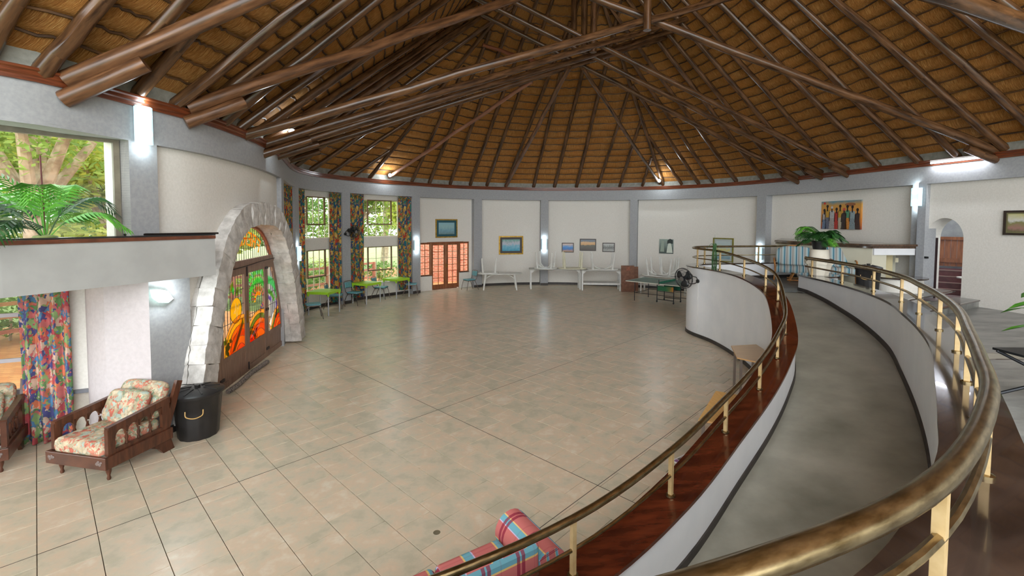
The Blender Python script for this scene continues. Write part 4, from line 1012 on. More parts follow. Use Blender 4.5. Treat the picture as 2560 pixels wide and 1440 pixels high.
# ------------------------------------------------------------------ pictures
def art(name, stops, ns=4, amt=.5, axis='Z', H=1.0, sx=1, rough=.5):
    t = NT(name); tc = t.n('ShaderNodeTexCoord'); sp = t.n('ShaderNodeSeparateXYZ'); t.l(tc.outputs['Object'], sp.inputs[0]); f = t.noise(t.coord('Object', (sx, sx, 1)), ns, 6, .65)
    k = t.math('ADD', t.math('DIVIDE', sp.outputs[axis], H), t.math('MULTIPLY', t.math('SUBTRACT', f, .5), amt)); t.col(t.ramp(k, stops)); t.set(rough); return t.m
def picture(label, u0, u1, v0, v1, off, frame, fw, artm, matte=None, mw=0, group=None, name='framed_picture', z_from=None):
    uc = (u0 + u1) / 2; s = s_at(uc, off); p = ev(s, off - .03); k = min(range(len(EV)), key=lambda q: (EV[q] - ev(s)).length); n = -EN[k]
    a, b = ev(s_at(u0, off), off), ev(s_at(u1, off), off); wdt = (b - a).length; zb, zt = zat(uc, v1, p), zat(uc, v0, p); h = zt - zb
    root = thing(name, label, 'picture', (p.x, p.y, zb), math.atan2(n.y, n.x) + math.pi / 2, group)      # local x to the right, front = -y
    if frame:
        m = MB()
        for q in ((-wdt / 2, -wdt / 2 + fw, 0, h), (wdt / 2 - fw, wdt / 2, 0, h), (-wdt / 2 + fw, wdt / 2 - fw, 0, fw), (-wdt / 2 + fw, wdt / 2 - fw, h - fw, h)): m.box(q[0], q[1], -.025, .025, q[2], q[3])
        m.build('frame', frame, root)
    x, z0, z1 = wdt / 2 - fw, fw, h - fw
    if matte: m = MB(); m.box(-x, x, -.008, .02, z0, z1); m.build('mount', matte, root); x -= mw; z0 += mw; z1 -= mw
    m = MB(); m.box(-x, x, -.012 if frame else -.03, .015, z0, z1); c = m.build('canvas', artm(z1 - z0, z0), root)
    return root, c, wdt, h
gilt = mat('gilt_frame', (168, 130, 44), (206, 168, 76), .35, .6, scale=14); dkf = mat('dark_frame', (46, 36, 30), (62, 50, 42), .4)
picture('gold framed picture with teal mount above the french doors', 1088, 1143, 548, 594, REC, gilt, .05, lambda h, z: art('art_beach', [(.1, (110, 130, 120)), (.4, (120, 160, 176)), (.6, (150, 186, 186)), (.95, (130, 176, 196))], 9, .6, H=h + z * 2), mat('mount_teal', (38, 84, 96), None, .7), .1)
picture('gold framed harbour picture with grey mount left of the sconce pilaster', 1247, 1308, 590, 636, REC, gilt, .06, lambda h, z: art('art_harbour', [(.15, (60, 150, 180)), (.45, (120, 180, 200)), (.6, (190, 190, 200)), (.8, (110, 160, 150)), (1, (170, 206, 214))], 8, .7, H=h + z * 2), mat('mount_grey', (78, 74, 74), None, .7), .1)
picture('small dark framed blue seascape, leftmost of the three small pictures', 1405, 1435, 607, 631, REC, dkf, .035, lambda h, z: art('art_sea', [(.15, (190, 150, 120)), (.35, (60, 120, 190)), (.6, (90, 150, 210)), (.85, (210, 190, 180))], 9, .6, H=h + z * 2))
picture('dark framed sunset over moorland, middle and largest of the three small pictures', 1450, 1491, 597, 627, REC, dkf, .045, lambda h, z: art('art_sunset', [(.1, (90, 84, 76)), (.45, (110, 108, 100)), (.5, (214, 170, 120)), (.7, (224, 186, 140)), (.8, (120, 130, 140)), (1, (140, 150, 160))], 6, .25, H=h + z * 2))
picture('small dark framed grey engraving, rightmost of the three small pictures', 1507, 1538, 607, 630, REC, dkf, .035, lambda h, z: art('art_grey', [(.2, (170, 170, 166)), (.5, (110, 112, 108)), (.8, (190, 192, 188))], 14, 1.0, H=h + z * 2))
r_, c_, w_, h_ = picture('unframed greenish monochrome poster above the upturned white tables', 1650, 1685, 598, 634, REC, None, 0, lambda h, z: art('art_mono', [(.2, (76, 88, 84)), (.5, (120, 136, 128)), (.9, (150, 166, 156))], 6, .4, H=h + .1), name='poster')
monos = mat('mono_pale', (206, 214, 200), None, .6); monod = mat('mono_dark', (44, 54, 52), None, .6)
m = MB(); m.prism([(.02, 0, .04), (.28, 0, .04), (.24, 0, .3), (.2, 0, .46), (.1, 0, .46), (.05, 0, .3)], (0, -.032, 0), (0, -.034, 0)); m.build('printed_shape', monos, r_); m = MB(); m.prism([(.04, 0, .44), (.28, 0, .44), (.28, 0, .6), (.16, 0, .66), (.05, 0, .58)], (0, -.032, 0), (0, -.034, 0)); m.build('printed_shape', monod, r_)
m = MB(); m.prism([(-.26, 0, .08), (-.08, 0, .08), (-.1, 0, .56), (-.2, 0, .56)], (0, -.032, 0), (0, -.034, 0)); m.build('printed_shape', mat('mono_mid', (150, 164, 150), None, .6), r_)
picture('gilt framed pale abstract behind the landing rail and bamboo stems', 1785, 1836, 595, 655, REC, mat('gilt_green', (120, 116, 50), (150, 140, 70), .35, .5), .05, lambda h, z: art('art_abs', [(.1, (110, 150, 170)), (.35, (170, 190, 190)), (.5, (206, 196, 120)), (.7, (180, 196, 196)), (1, (190, 200, 200))], 4, .7, H=h + z * 2), mat('mount_pale', (176, 186, 184), None, .4), .08)
r_, c_, w_, h_ = picture('wide unframed canvas of standing villagers under an orange sky on the gallery wall', 2053, 2155, 502, 573, REC, None, 0, lambda h, z: art('art_sky', [(.05, (150, 70, 44)), (.4, (206, 130, 50)), (.65, (214, 150, 70)), (.85, (200, 150, 70)), (1.05, (100, 140, 150))], 2.5, .35, H=h), name='canvas_painting')
skin = mat('paint_black', (34, 26, 24), None, .6)
def paint(nm, P, c, y=-.032):
    m = MB(); m.prism([(x * w_ - w_ / 2, 0, z * h_) for x, z in P], (0, y, 0), (0, y - .002, 0)); m.build(nm, c, r_)
pc = lambda n, c, d=None: mat('paint_' + n, c, d, .6, scale=30)
def ell(cx, cz, a, b, n=16): return [(cx + a * math.cos(2 * math.pi * k / n), cz + b * math.sin(2 * math.pi * k / n)) for k in range(n)]
paint('painted_sun', ell(.09, .93, .03, .045), pc('red', (196, 60, 40))); paint('painted_tree', ell(.74, .86, .13, .06), pc('tree', (150, 96, 60)))
FIG = [(.09, .62, .65, .06, (186, 176, 170), (116, 134, 160)), (.17, .76, .79, .065, (206, 160, 60), (110, 114, 130)), (.29, .72, .74, .075, (190, 190, 190), (176, 170, 166)), (.41, .66, .68, .06, (180, 50, 44), (190, 60, 50)), (.50, .74, .78, .065, (196, 156, 60), (196, 186, 164)),
       (.60, .62, .66, .075, (70, 56, 52), (64, 50, 48)), (.68, .72, .76, .06, (86, 150, 116), (214, 140, 60)), (.80, .68, .74, .075, (150, 170, 176), (140, 156, 160)), (.92, .6, .64, .065, (66, 50, 46), (74, 54, 48))]
for i, (x, sh, hd, w2, c1, c2) in enumerate(FIG):
    paint('painted_figure', [(x - w2, 0), (x + w2, 0), (x + w2 * .7, sh * .58), (x - w2 * .7, sh * .58)], pc('sk%d' % i, c2, tuple(int(q * .8) for q in c2))); paint('painted_figure', [(x - w2 * .75, sh * .55), (x + w2 * .75, sh * .55), (x + w2 * .8, sh * .9), (x, sh * .94), (x - w2 * .8, sh * .9)], pc('tp%d' % i, c1, tuple(int(q * .85) for q in c1)), -.034)
    paint('painted_figure', [(x - .015, sh * .85), (x + .015, sh * .85), (x + .014, hd), (x - .014, hd)], skin, -.036); paint('painted_figure', ell(x, hd + .03, .03, .055), skin if i not in (2, 5) else pc('wrap%d' % i, (200, 196, 196) if i == 2 else (196, 76, 66)), -.036); paint('painted_figure', [(x - w2, sh * .4), (x - w2 * .75, sh * .4), (x - w2 * .7, sh * .88), (x - w2 * .9, sh * .84)], skin, -.036)
picture('dark framed painting of a white cottage and flowers at the right edge', 2512, 2588, 526, 588, .12, dkf, .045, lambda h, z: art('art_cottage', [(.1, (90, 96, 60)), (.3, (160, 120, 110)), (.5, (130, 130, 80)), (.6, (206, 204, 196)), (.85, (196, 190, 130)), (1, (110, 140, 170))], 6, .5, H=h + z * 2), mat('mount_olive', (120, 116, 80), None, .6), .03)

# ------------------------------------------------------------------ teal chairs and green tables
tealc = mat('teal_vinyl', (86, 142, 152), (104, 160, 168), .45, scale=20); tubem = mat('brown_tube', (96, 84, 76), (120, 106, 96), .35, .6)
def make_chair(label):
    t = thing('stacking_chair', label, 'chair', (0, 0, 0), 0, 'teal stacking chairs')
    m = rbox(-.2, .2, -.2, .22, .42, .475, .026); m.build('seat', tealc, t)
    m = rbox(-.185, .185, -.02, .025, .0, .2, .02); m.xf(Matrix.Translation((0, -.265, .60)) @ Matrix.Rotation(.14, 4, 'X')); m.build('backrest', tealc, t)
    m = MB(); m.tube(catmull([(-.2, -.16, .42), (-.2, -.24, .50), (-.2, -.275, .70), (-.185, -.30, .82), (0, -.305, .84), (.185, -.30, .82), (.2, -.275, .70), (.2, -.24, .50), (.2, -.16, .42)], 4), .011, 7); m.build('back_frame', tubem, t)
    m = MB(); m.tube([(-.19, -.18, .415), (-.19, .2, .415), (.19, .2, .415), (.19, -.18, .415)], .01, 7, closed=True); m.build('seat_frame', tubem, t)
    for sx in (-1, 1):
        MB().tube(catmull([(sx * .19, .0, .415), (sx * .2, .17, .40), (sx * .215, .235, .2), (sx * .225, .27, .005)], 4), .011, 7).build('leg', tubem, t)
        MB().tube(catmull([(sx * .19, .02, .412), (sx * .2, -.14, .40), (sx * .215, -.25, .2), (sx * .225, -.32, .005)], 4), .011, 7).build('leg', tubem, t)
    return t
def face(dx, dy): return math.atan2(dy, dx) - math.pi / 2      # local +y looks along (dx,dy)
CH = [((-6.02, 13.75), (.80, .45), 'teal stacking chair nearest the stone arch, facing the nearest green table'), ((-6.0, 15.45), (.75, .1), 'teal stacking chair half hidden behind the nearest green table'), ((-5.55, 16.1), (.85, -.25), 'teal stacking chair between the nearest and the middle green table'),
      ((-5.0, 17.4), (.75, -.1), 'teal stacking chair behind the middle green table'), ((-4.05, 18.35), (.75, .1), 'teal stacking chair tucked behind the farthest green table'), ((-1.84, 19.8), (-.75, -.6), 'teal stacking chair standing alone right of the french doors')]
ch0 = make_chair(CH[0][2]); ch0.location = (*CH[0][0], 0); ch0.rotation_euler = (0, 0, face(*CH[0][1]))
for (p, f, lab) in CH[1:]: dup(ch0, (*p, 0), face(*f), lab)
lime = mat('lime_plastic', (156, 206, 36), (166, 214, 48), .4); alu = mat('aluminium', (190, 192, 196), None, .3, .7)
def make_table(label):
    t = thing('cafe_table', label, 'table', (0, 0, 0), 0, 'square lime green tables'); h = .37
    m = rbox(-h, h, -h, h, .715, .745, .012); m.build('tabletop', lime, t)
    m = MB()
    for x0, x1, y0, y1 in ((-h, h, -h, -h + .02), (-h, h, h - .02, h), (-h, -h + .02, -h, h), (h - .02, h, -h, h)): m.box(x0, x1, y0, y1, .665, .725)
    for sx in (-1, 1):
        for sy in (-1, 1): m.tube([(sx * (h - .035), sy * (h - .035), .60), (sx * (h - .035), sy * (h - .035), .70)], [.03, .045], 10)
    m.build('apron', lime, t)
    for sx in (-1, 1):
        for sy in (-1, 1): MB().tube([(sx * (h - .035), sy * (h - .035), .0), (sx * (h - .035), sy * (h - .035), .62)], .021, 10).build('leg', alu, t)
    return t
TB = [((-6.0, 14.55), (.14, .99), 'lime green square table nearest the stone arch'), ((-5.28, 16.55), (.47, .88), 'lime green square table in the middle of the three'), ((-4.52, 17.85), (.52, .85), 'lime green square table nearest the french doors')]
tb0 = make_table(TB[0][2]); tb0.location = (*TB[0][0], 0); tb0.rotation_euler = (0, 0, face(*TB[0][1]))
for (p, f, lab) in TB[1:]: dup(tb0, (*p, 0), face(*f), lab)
# ------------------------------------------------------------------ white tables along the far wall
wpl = mat('white_plastic', (214, 214, 208), (226, 226, 220), .4); crm = mat('cream_plastic', (216, 212, 184), (224, 220, 196), .45); wpaint = mat('white_paint_wood', (206, 206, 200), (220, 220, 214), .5, scale=6); gwood = mat('grey_top', (150, 148, 140), (170, 168, 160), .5)
def oval(a, b, n=28, p=2.6):
    P = []
    for k in range(n):
        t = 2 * math.pi * k / n; c, s = math.cos(t), math.sin(t); P.append((a * math.copysign(abs(c) ** (2 / p), c), b * math.copysign(abs(s) ** (2 / p), s)))
    return P
def plastic_table(name, label, a, b, h, m, legs, up=False, grp=None, brace=True):
    t = thing(name, label, 'table', (0, 0, 0), 0, grp); f = (lambda z: h - z) if up else (lambda z: z)
    P = oval(a, b); mb = MB(); mb.prism([(x, y, 0) for x, y in P], (0, 0, f(h - .035) if not up else 0), (0, 0, f(h) if not up else .035)); mb.build('tabletop', m, t, bevel=.008)
    for lx, ly, sx, sy in legs:
        mb = MB(); mb.tube([(lx, ly, f(h - .03)), (lx + sx, ly + sy, f(0))], [.046, .032], 8); mb.build('leg', m, t)
    if brace:
        for lx, ly, sx, sy in legs:
            mb = MB(); mb.tube(catmull([(lx + sx * .35, ly + sy * .35, f(h * .66)), (lx * .7, ly * .7, f(h * .85)), (lx * .25, ly * .25, f(h - .03))], 4), .026, 7); mb.build('brace', m, t)
    return t
L4 = lambda x, y, s=.06: [(sx * x, sy * y, sx * s, sy * s) for sx in (-1, 1) for sy in (-1, 1)]
def put(t, p, z=0, f=(0, 1)): t.location = (p[0], p[1], z); t.rotation_euler = (0, 0, face(*f)); return t
put(plastic_table('patio_table', 'long white oval plastic table standing right of the lone teal chair', .98, .45, .72, wpl, L4(.62, .26, .1)), (-.52, 20.02), 0, (-.05, 1))
put(plastic_table('side_table', 'small white plastic table upside down on the oval table', .42, .38, .62, wpl, L4(.26, .22, .05), True, 'upturned plastic tables', False), (-1.0, 20.0), .72, (-.05, 1))
def trestle(label, L, D, h, shelf_z=None):
    t = thing('work_table', label, 'table'); m = MB(); m.box(-L / 2, L / 2, -D / 2, D / 2, h - .05, h); m.build('tabletop', gwood, t)
    for sx in (-1, 1):
        for sy in (-1, 1):
            x, y = sx * (L / 2 - .07), sy * (D / 2 - .06); m = MB(); m.box(x - .03, x + .03, y - .03, y + .03, 0, h - .05); m.build('leg', wpaint, t)
            m = MB(); m.prism([(x - sx * .03, y - .01, h - .05), (x - sx * .18, y - .01, h - .05), (x - sx * .03, y - .01, h - .19)], (0, 0, 0), (0, .02, 0)); m.build('corner_bracket', wpaint, t)
    if shelf_z:
        m = MB(); m.box(-L / 2 + .1, L / 2 - .1, -D / 2 - .02, D / 2 - .05, shelf_z - .02, shelf_z); m.box(-L / 2 + .1, L / 2 - .1, -D / 2 - .02, -D / 2, shelf_z - .1, shelf_z); m.build('shelf', wpaint, t)
    return t
put(trestle('long white-legged work table left of centre against the far wall', 2.3, .6, .9), (1.92, 20.3), 0, (0, 1)); put(trestle('shorter white-legged work table with a low shelf, left of the brown boards', 1.75, .6, .9, .36), (3.88, 19.95), 0, (.06, 1))
put(plastic_table('round_table', 'round white plastic table upside down below the box sconce', .5, .5, .74, wpl, L4(.3, .3, .07), True, 'upturned plastic tables'), (1.5, 20.25), .9, (.3, 1))
put(plastic_table('round_table', 'cream plastic table upside down, second on the long work table', .62, .42, .74, crm, L4(.36, .26, .03), True, 'upturned plastic tables', False), (2.68, 20.25), .9, (0, 1))
put(plastic_table('round_table', 'white plastic table upside down on the shelved work table', .68, .44, .74, wpl, L4(.42, .26, .06), True, 'upturned plastic tables'), (3.95, 19.95), .9, (.1, 1))
boardm = mat('brown_board', (104, 66, 46), (128, 86, 62), .6, scale=8)
for (p, w, h, tl, lab, ln) in (((4.95, 19.42), .56, 1.12, (0, 1), 'brown hardboard sheet leaning in front against the pilaster', .1), ((5.18, 19.66), .56, 1.05, (0, 1), 'second brown hardboard sheet behind the first', .07)):
    t = thing('board', lab, 'board', (*p, 0), 0, 'brown boards leaning at the far wall'); m = MB(); m.box(-w / 2, w / 2, -.009, .009, 0, h); m.xf(Matrix.Rotation(-ln, 4, 'X')); m.build('sheet', boardm, t)
    if ln > .08: m = MB(); m.box(-.06, .1, -.0125, -.009, h - .22, h - .06); m.xf(Matrix.Rotation(-ln, 4, 'X')); m.build('paper_label', mat('label_brown', (150, 92, 66), (120, 70, 50), .7, scale=30), t)
# white table and upturned tables behind the table tennis table
c2 = (6.35, 19.0)
put(trestle('white work table with upturned tables behind the table tennis table', 1.9, .7, .74), c2, 0, (.5, .87))
put(plastic_table('round_table', 'big white plastic table upside down behind the table tennis table', .75, .5, .74, wpl, L4(.42, .32, .08), True, 'upturned plastic tables'), (6.2, 19.05), .74, (.5, .87))
put(plastic_table('round_table', 'second white plastic table upside down, stacked on the one behind the table tennis table', .5, .45, .74, wpl, L4(.3, .24, .05), True, 'upturned plastic tables'), (6.5, 18.9), .80, (.2, .97))
# table tennis table
ttg = mat('tt_green', (58, 98, 84), (70, 112, 96), .45); ttw = mat('tt_edge', (206, 206, 190), None, .5); blk2 = mat('black_steel', (26, 28, 32), None, .4, .4); net = mat('net_green', (20, 110, 84), (30, 130, 100), .6)
lx = Vector((.723, -.691)); wx = Vector((.691, .723)); c = Vector((4.31, 17.28)) + lx * 1.37 + wx * .7625
t = thing('table_tennis_table', 'green table tennis table with white edge partly hidden by the landing wall', 'table', (c.x, c.y, 0), math.atan2(lx.y, lx.x))
for sx in (-1, 1): m = MB(); m.box(min(.004 * sx, 1.37 * sx), max(.004 * sx, 1.37 * sx), -.7625, .7625, .735, .76); m.build('tabletop', ttg, t)
m = MB()
for q in ((-1.37, 1.37, -.765, -.745), (-1.37, 1.37, .745, .765), (-1.372, -1.352, -.765, .765), (1.352, 1.372, -.765, .765)): m.box(*q, .733, .7615)
m.build('white_edge', ttw, t)
m = MB(); m.box(-.004, .004, -.82, .6, .765, .835); m.xf(Matrix.Identity(4)); m.build('net', net, t); m = MB(); m.tube([(0, -.83, .74), (0, -.83, .92)], .012, 8); m.tube([(0, .83, .74), (0, .83, .92)], .012, 8); m.build('net_post', blk2, t)
for sx in (-1, 1):
    for sy in (-1, 1): MB().tube([(sx * 1.1, sy * .55, 0), (sx * 1.1, sy * .55, .735)], .014, 8).build('leg', blk2, t)
    m = MB(); m.tube([(sx * 1.1, -.55, .3), (sx * 1.1, .55, .3)], .01, 6); m.build('leg_brace', blk2, t)
for sy, cm in ((-.3, 'banner'), (.3, 'green')):
    m = MB()
    for sx in (-.32, .32): m.tube([(sx, sy, .08), (sx, sy, .735)], .016, 8)
    m.tube([(-.32, sy, .12), (.32, sy, .12)], .013, 6); m.tube([(-.32, sy, .42), (.32, sy, .42)], .011, 6); fr = m.build('trolley_frame', blk2, t)
    m = MB()
    for sx in (-.32, .32): m.tube([(sx - .012, sy, .042), (sx + .012, sy, .042)], .042, 12)
    m.build('castor', blk2, fr)
    m = MB(); m.box(-.3, .3, sy - .004, sy + .004, .44, .62); m.build('panel', net if cm == 'green' else art('banner', [(.0, (40, 110, 70)), (.3, (120, 130, 70)), (.5, (214, 130, 40)), (.7, (226, 176, 60)), (1, (220, 170, 60))], 6, .5, 'X', .6), fr)
for sy in (-.6, .6): m = MB(); m.tube([(-1.1, sy, .32), (1.1, sy, .32)], .009, 6); m.build('side_bar', blk2, t)
m = MB(); m.lathe([(.001, 0), (.085, 0), (.085, .01), (.001, .01)], 16, (.55, .25, .761)); m.bar((.55, .17, .768), (.55, .07, .768), .028, .02)
o = thing('table_tennis_bat', 'brown bat lying on the table tennis table', 'bat', (c.x, c.y, 0), math.atan2(lx.y, lx.x)); m.build('blade', mat('bat_brown', (110, 66, 40), None, .5), o)

# ------------------------------------------------------------------ wall fans
def wall_fan(label, P, n, aim, R):
    """P: wall point, n: unit plan normal out of the wall, aim: plan direction the fan blows"""
    root = thing('wall_fan', label, 'fan', P, 0, 'black wall fans'); n = Vector((*n, 0)); a = Vector((*aim, -.15)).normalized(); tg = Vector((-n.y, n.x, 0)); up = Vector((0, 0, 1))
    m = MB(); m.tube([n * .0 + up * -.0, n * .035], .05, 12); m.build('wall_plate', blk, root)
    hub = n * .30 + up * .12
    m = MB(); m.tube(catmull([n * .03 - up * .02, n * .12 - up * .06, n * .26 - up * .05, n * .30 + up * .04, n * .24 + up * .12, n * .08 + up * .11, n * .03 + up * .05], 5), .011, 7); m.build('swan_bracket', blk, root)
    m = MB(); m.tube([hub - a * .12, hub - a * .08, hub + a * .05, hub + a * .07], [.05, .075, .075, .05], 16); m.build('motor', blk, root)
    fc = hub + a * .16; x = a.cross(up).normalized(); y = x.cross(a).normalized(); cage = MB()
    for rr, dz in ((R, 0), (R * .99, .03), (R * .82, .07), (R * .5, .085), (R * .25, .09), (R * .82, -.05), (R * .5, -.06)):
        cage.tube([fc + a * dz + (x * math.cos(q * math.pi / 16) + y * math.sin(q * math.pi / 16)) * rr for q in range(32)], .0035 if rr < R * .95 else .006, 5, closed=True)
    for q in range(40):
        d = x * math.cos(q * math.pi / 20) + y * math.sin(q * math.pi / 20)
        cage.tube([fc + a * .09 + d * R * .22, fc + a * .085 + d * R * .5, fc + a * .07 + d * R * .82, fc + a * .015 + d * R], .0016, 4, cap=False); cage.tube([fc - a * .06 + d * R * .3, fc - a * .05 + d * R * .82, fc + d * R], .0016, 4, cap=False)
    cage.build('cage', blk2, root)
    m = MB(); m.tube([fc + a * .085, fc + a * .1], .055, 16); m.build('cage_badge', steel, root)
    bl = mat('fan_blade', (40, 42, 44), None, .25)
    for q in range(3):
        th = 2 * math.pi * q / 3 + .5; m = MB(); rows = []
        for i in range(6):
            r_ = R * (.16 + .74 * i / 5); wdt = .25 + .5 * math.sin(math.pi * (i + .7) / 7); rows.append([fc + (x * math.cos(th + (k / 4 - .5) * wdt * 1.7) + y * math.sin(th + (k / 4 - .5) * wdt * 1.7)) * r_ + a * (.03 * (k / 4 - .5)) for k in range(5)])
        m.grid(rows); o = m.build('blade', bl, root); sl = o.modifiers.new('thickness', 'SOLIDIFY'); sl.thickness = .004
    m = MB(); m.tube([fc - a * .02, fc + a * .03], .05, 14); m.build('blade_hub', bl, root)
    return root
s = s_at(862); p = ev(s); k = min(range(len(EV)), key=lambda q: (EV[q] - p).length); n_ = -EN[k]; z = zat(862, 585, p)
wall_fan('black wall fan on the pilaster between the two curtained windows', (p.x, p.y, z), (n_.x, n_.y), (.9, -.42), .23)
ip = near(LP, Vector((4.95, 11.72, 0))); hp = LP[ip] - LN[ip] * .14; z = zat(1762, 703, hp)
wall_fan('black wall fan on the white landing wall above the hall floor', (hp.x, hp.y, z), (-LN[ip].x, -LN[ip].y), (-.85, -.5), .26)
m = MB(); m.tube([(hp.x - .006, hp.y, z), (hp.x - .006, hp.y - .02, .12)], .004, 5); cb = thing('fan_cable', 'thin white fan cable running down the landing wall', 'cable', (hp.x, hp.y, 0)); m.shift((-hp.x, -hp.y, 0)).build('cable', wpl, cb)

# ------------------------------------------------------------------ carved armchairs, rubbish bins
uph = floral('floral_rose', [(206, 186, 156), (214, 200, 172), (198, 110, 92), (186, 172, 140), (176, 190, 176), (214, 140, 116), (196, 180, 150), (150, 160, 130)], 13)
mahog = mat('mahogany', (62, 34, 22), (92, 54, 36), .3, scale=4, stretch=(1, 8, 1), bump=.05)
def uvcube(mb, s=1.0):
    for i, f in enumerate(mb.f):
        p = [Vector(mb.v[k]) for k in f]; n = sum((p[q - 1].cross(p[q]) for q in range(len(p))), Vector((0, 0, 0))); ax = max(range(3), key=lambda q: abs(n[q]))
        mb.uv[i] = [((q[(ax + 1) % 3] + .37 * ax) * s, (q[(ax + 2) % 3] + .21 * ax) * s) for q in p]
    return mb
def carved_chair(label, W_=.86, D_=.82):
    t = thing('carved_armchair', label, 'armchair', (0, 0, 0), 0, 'carved armchairs with rose upholstery'); w, d = W_ / 2, D_ / 2       # front = -y
    m = MB(); m.box(-w, w, -d, -d + .03, .16, .30); m.build('front_board', mahog, t, bevel=.006)
    for sx in (-1, 1):
        m = MB(); x0, x1 = sorted((sx * w, sx * (w - .03))); m.box(x0, x1, -d + .02, d, .16, .30); m.build('side_board', mahog, t, bevel=.006)
        # carved arm panel with arched openings
        x = sx * (w - .045); pan = MB(); y0, y1 = -d + .06, d - .02
        pan.bar((x, y0, .585), (x, y1, .665), .06, .075); pan.box(x - .02, x + .02, y0, y1, .30, .345); pan.box(x - .025, x + .025, y0 - .01, y0 + .07, .30, .6); pan.box(x - .022, x + .022, y1 - .1, y1, .30, .66)
        ap = t; arm = pan.build('arm_panel', mahog, t)
        na = 4; span = (y1 - .1 - y0 - .07) / na
        for k in range(na):
            ya = y0 + .07 + span * k; m = MB(); P = [(ya, .57 + .012 * k)]; P += [(ya + span * .5 - span * .42 * math.cos(math.pi * q / 10), .47 + .012 * k + .08 * math.sin(math.pi * q / 10)) for q in range(11)]; P += [(ya + span, .57 + .012 * k)]
            P = [(ya, .60)] + P[1:-1] + [(ya + span, .60)]
            m.prism([(x, yy, zz) for yy, zz in P], (-.014, 0, 0), (.014, 0, 0)); m.build('arch_rail', mahog, arm)
            if k: m = MB(); m.lathe([(.012, .34), (.018, .36), (.011, .39), (.02, .42), (.011, .46), (.016, .48)], 10, (x, ya, 0)); m.build('spindle', mahog, arm)
    for sx in (-1, 1):
        m = MB(); m.lathe([(.016, 0), (.022, .02), (.014, .05), (.028, .10), (.03, .17)], 10, (sx * (w - .09), -d + .1, 0)); m.build('leg', mahog, t)
        m = MB(); x = sx * (w - .06); m.prism([(x, d - .3, .16), (x, d + .0, .16), (x, d + .05, .0), (x, d - .1, .0), (x, d - .16, .08)], (-.02, 0, 0), (.02, 0, 0)); m.build('rear_foot', mahog, t)
        m = MB(); m.bar((sx * (w - .05), d - .06, .3), (sx * (w - .05), d + .14, .86), .045, .08, (0, 1, 0)); m.build('back_post', mahog, t)
    m = uvcube(rbox(-w + .08, w - .08, -d + .01, d - .08, .28, .45, .06)); m.build('seat_cushion', uph, t)
    m = cushion(w - .09, .24, .075, .06, 6); m.xf(Matrix.Translation((0, d - .14, .43)) @ Matrix.Rotation(-.42, 4, 'X') @ Matrix.Translation((0, 0, .24))); uvcube(m).build('back_cushion', uph, t)
    m = cushion(w - .13, .2, .055, .05, 5.5); m.xf(Matrix.Translation((-.03, d - .29, .44)) @ Matrix.Rotation(-.42, 4, 'X') @ Matrix.Translation((0, 0, .2))); uvcube(m).build('loose_cushion', uph, t)
    for sx in (-1, 1):
        m = MB(); 
        for q in range(7): m.lathe([(.0005, 0), (.017, .002), (.012, .008), (.0005, .01)], 8, (uni(-.035, .035), uni(-.022, .022), 0))
        m.xf(Matrix.Translation((sx * (w - .09), -d, .235)) @ Matrix.Rotation(math.pi / 2, 4, 'X')); m.build('carved_motif', mat('motif_grey', (110, 96, 90), None, .4), t)
    return t
ac = carved_chair('low carved armchair with rose-patterned cushions beside the black bin'); ac.location = (-4.86, 5.47, 0); ac.rotation_euler = (0, 0, -.2)
dup(ac, (-6.44, 5.30, 0), .62, 'carved rose-patterned armchair cut off by the left edge of the photo')
binm = mat('bin_black', (24, 23, 23), (34, 32, 32), .42, scale=8)
def dustbin(label, P, r0, r1, h):
    t = thing('rubbish_bin', label, 'bin', P, 0, 'black plastic dustbins'); m = MB(); rows = []
    for r, z in ((r0 * .97, 0), (r0, .02), (r0 + (r1 - r0) * .5, h * .5), (r1, h * .93), (r1 + .015, h * .95), (r1 + .015, h)):
        rows.append([((r + .006 * (k % 4 < 2)) * math.cos(2 * math.pi * k / 48), (r + .006 * (k % 4 < 2)) * math.sin(2 * math.pi * k / 48), z) for k in range(49)])
    m.grid(rows); m.f.append(tuple(range(48))[::-1]); m.build('body', binm, t, angle=60)
    m = MB(); m.lathe([(r1 + .03, h - .01), (r1 + .035, h + .015), (r1 + .01, h + .03), (r1 * .5, h + .055), (.001, h + .065)], 40); lid = m.build('lid', binm, t)
    for q in range(8): a = q * math.pi / 4; m = MB(); m.bar((.09 * math.cos(a), .09 * math.sin(a), h + .064), ((r1 - .02) * math.cos(a), (r1 - .02) * math.sin(a), h + .036), .02, .012); m.build('lid_rib', binm, lid)
    m = MB(); m.box(-.025, .025, -.025, .025, h + .06, h + .095); m.build('lid_knob', binm, lid)
    a = math.atan2(-P[1], -P[0]) - .15; c_, s_ = math.cos(a), math.sin(a); tx = Vector((-s_, c_, 0)); o_ = Vector((c_, s_, 0)) * (r1 + .01); zz = h * .62
    m = MB(); m.tube(catmull([o_ - tx * .1 + Vector((0, 0, zz + .07)), o_ * 1.05 - tx * .09 + Vector((0, 0, zz)), o_ * 1.08 + Vector((0, 0, zz - .03)), o_ * 1.05 + tx * .09 + Vector((0, 0, zz)), o_ + tx * .1 + Vector((0, 0, zz + .07))], 5), .007, 7); m.build('handle', mat('handle_gold', (186, 150, 90), None, .4), t)
    return t
dustbin('black plastic dustbin with lid and pale handle at the foot of the stone arch', (-4.33, 6.22, 0), .235, .285, .60)
dustbin('black plastic dustbin standing on the landing behind the gallery rail', (8.2, 10.5, UP), .2, .235, .58)

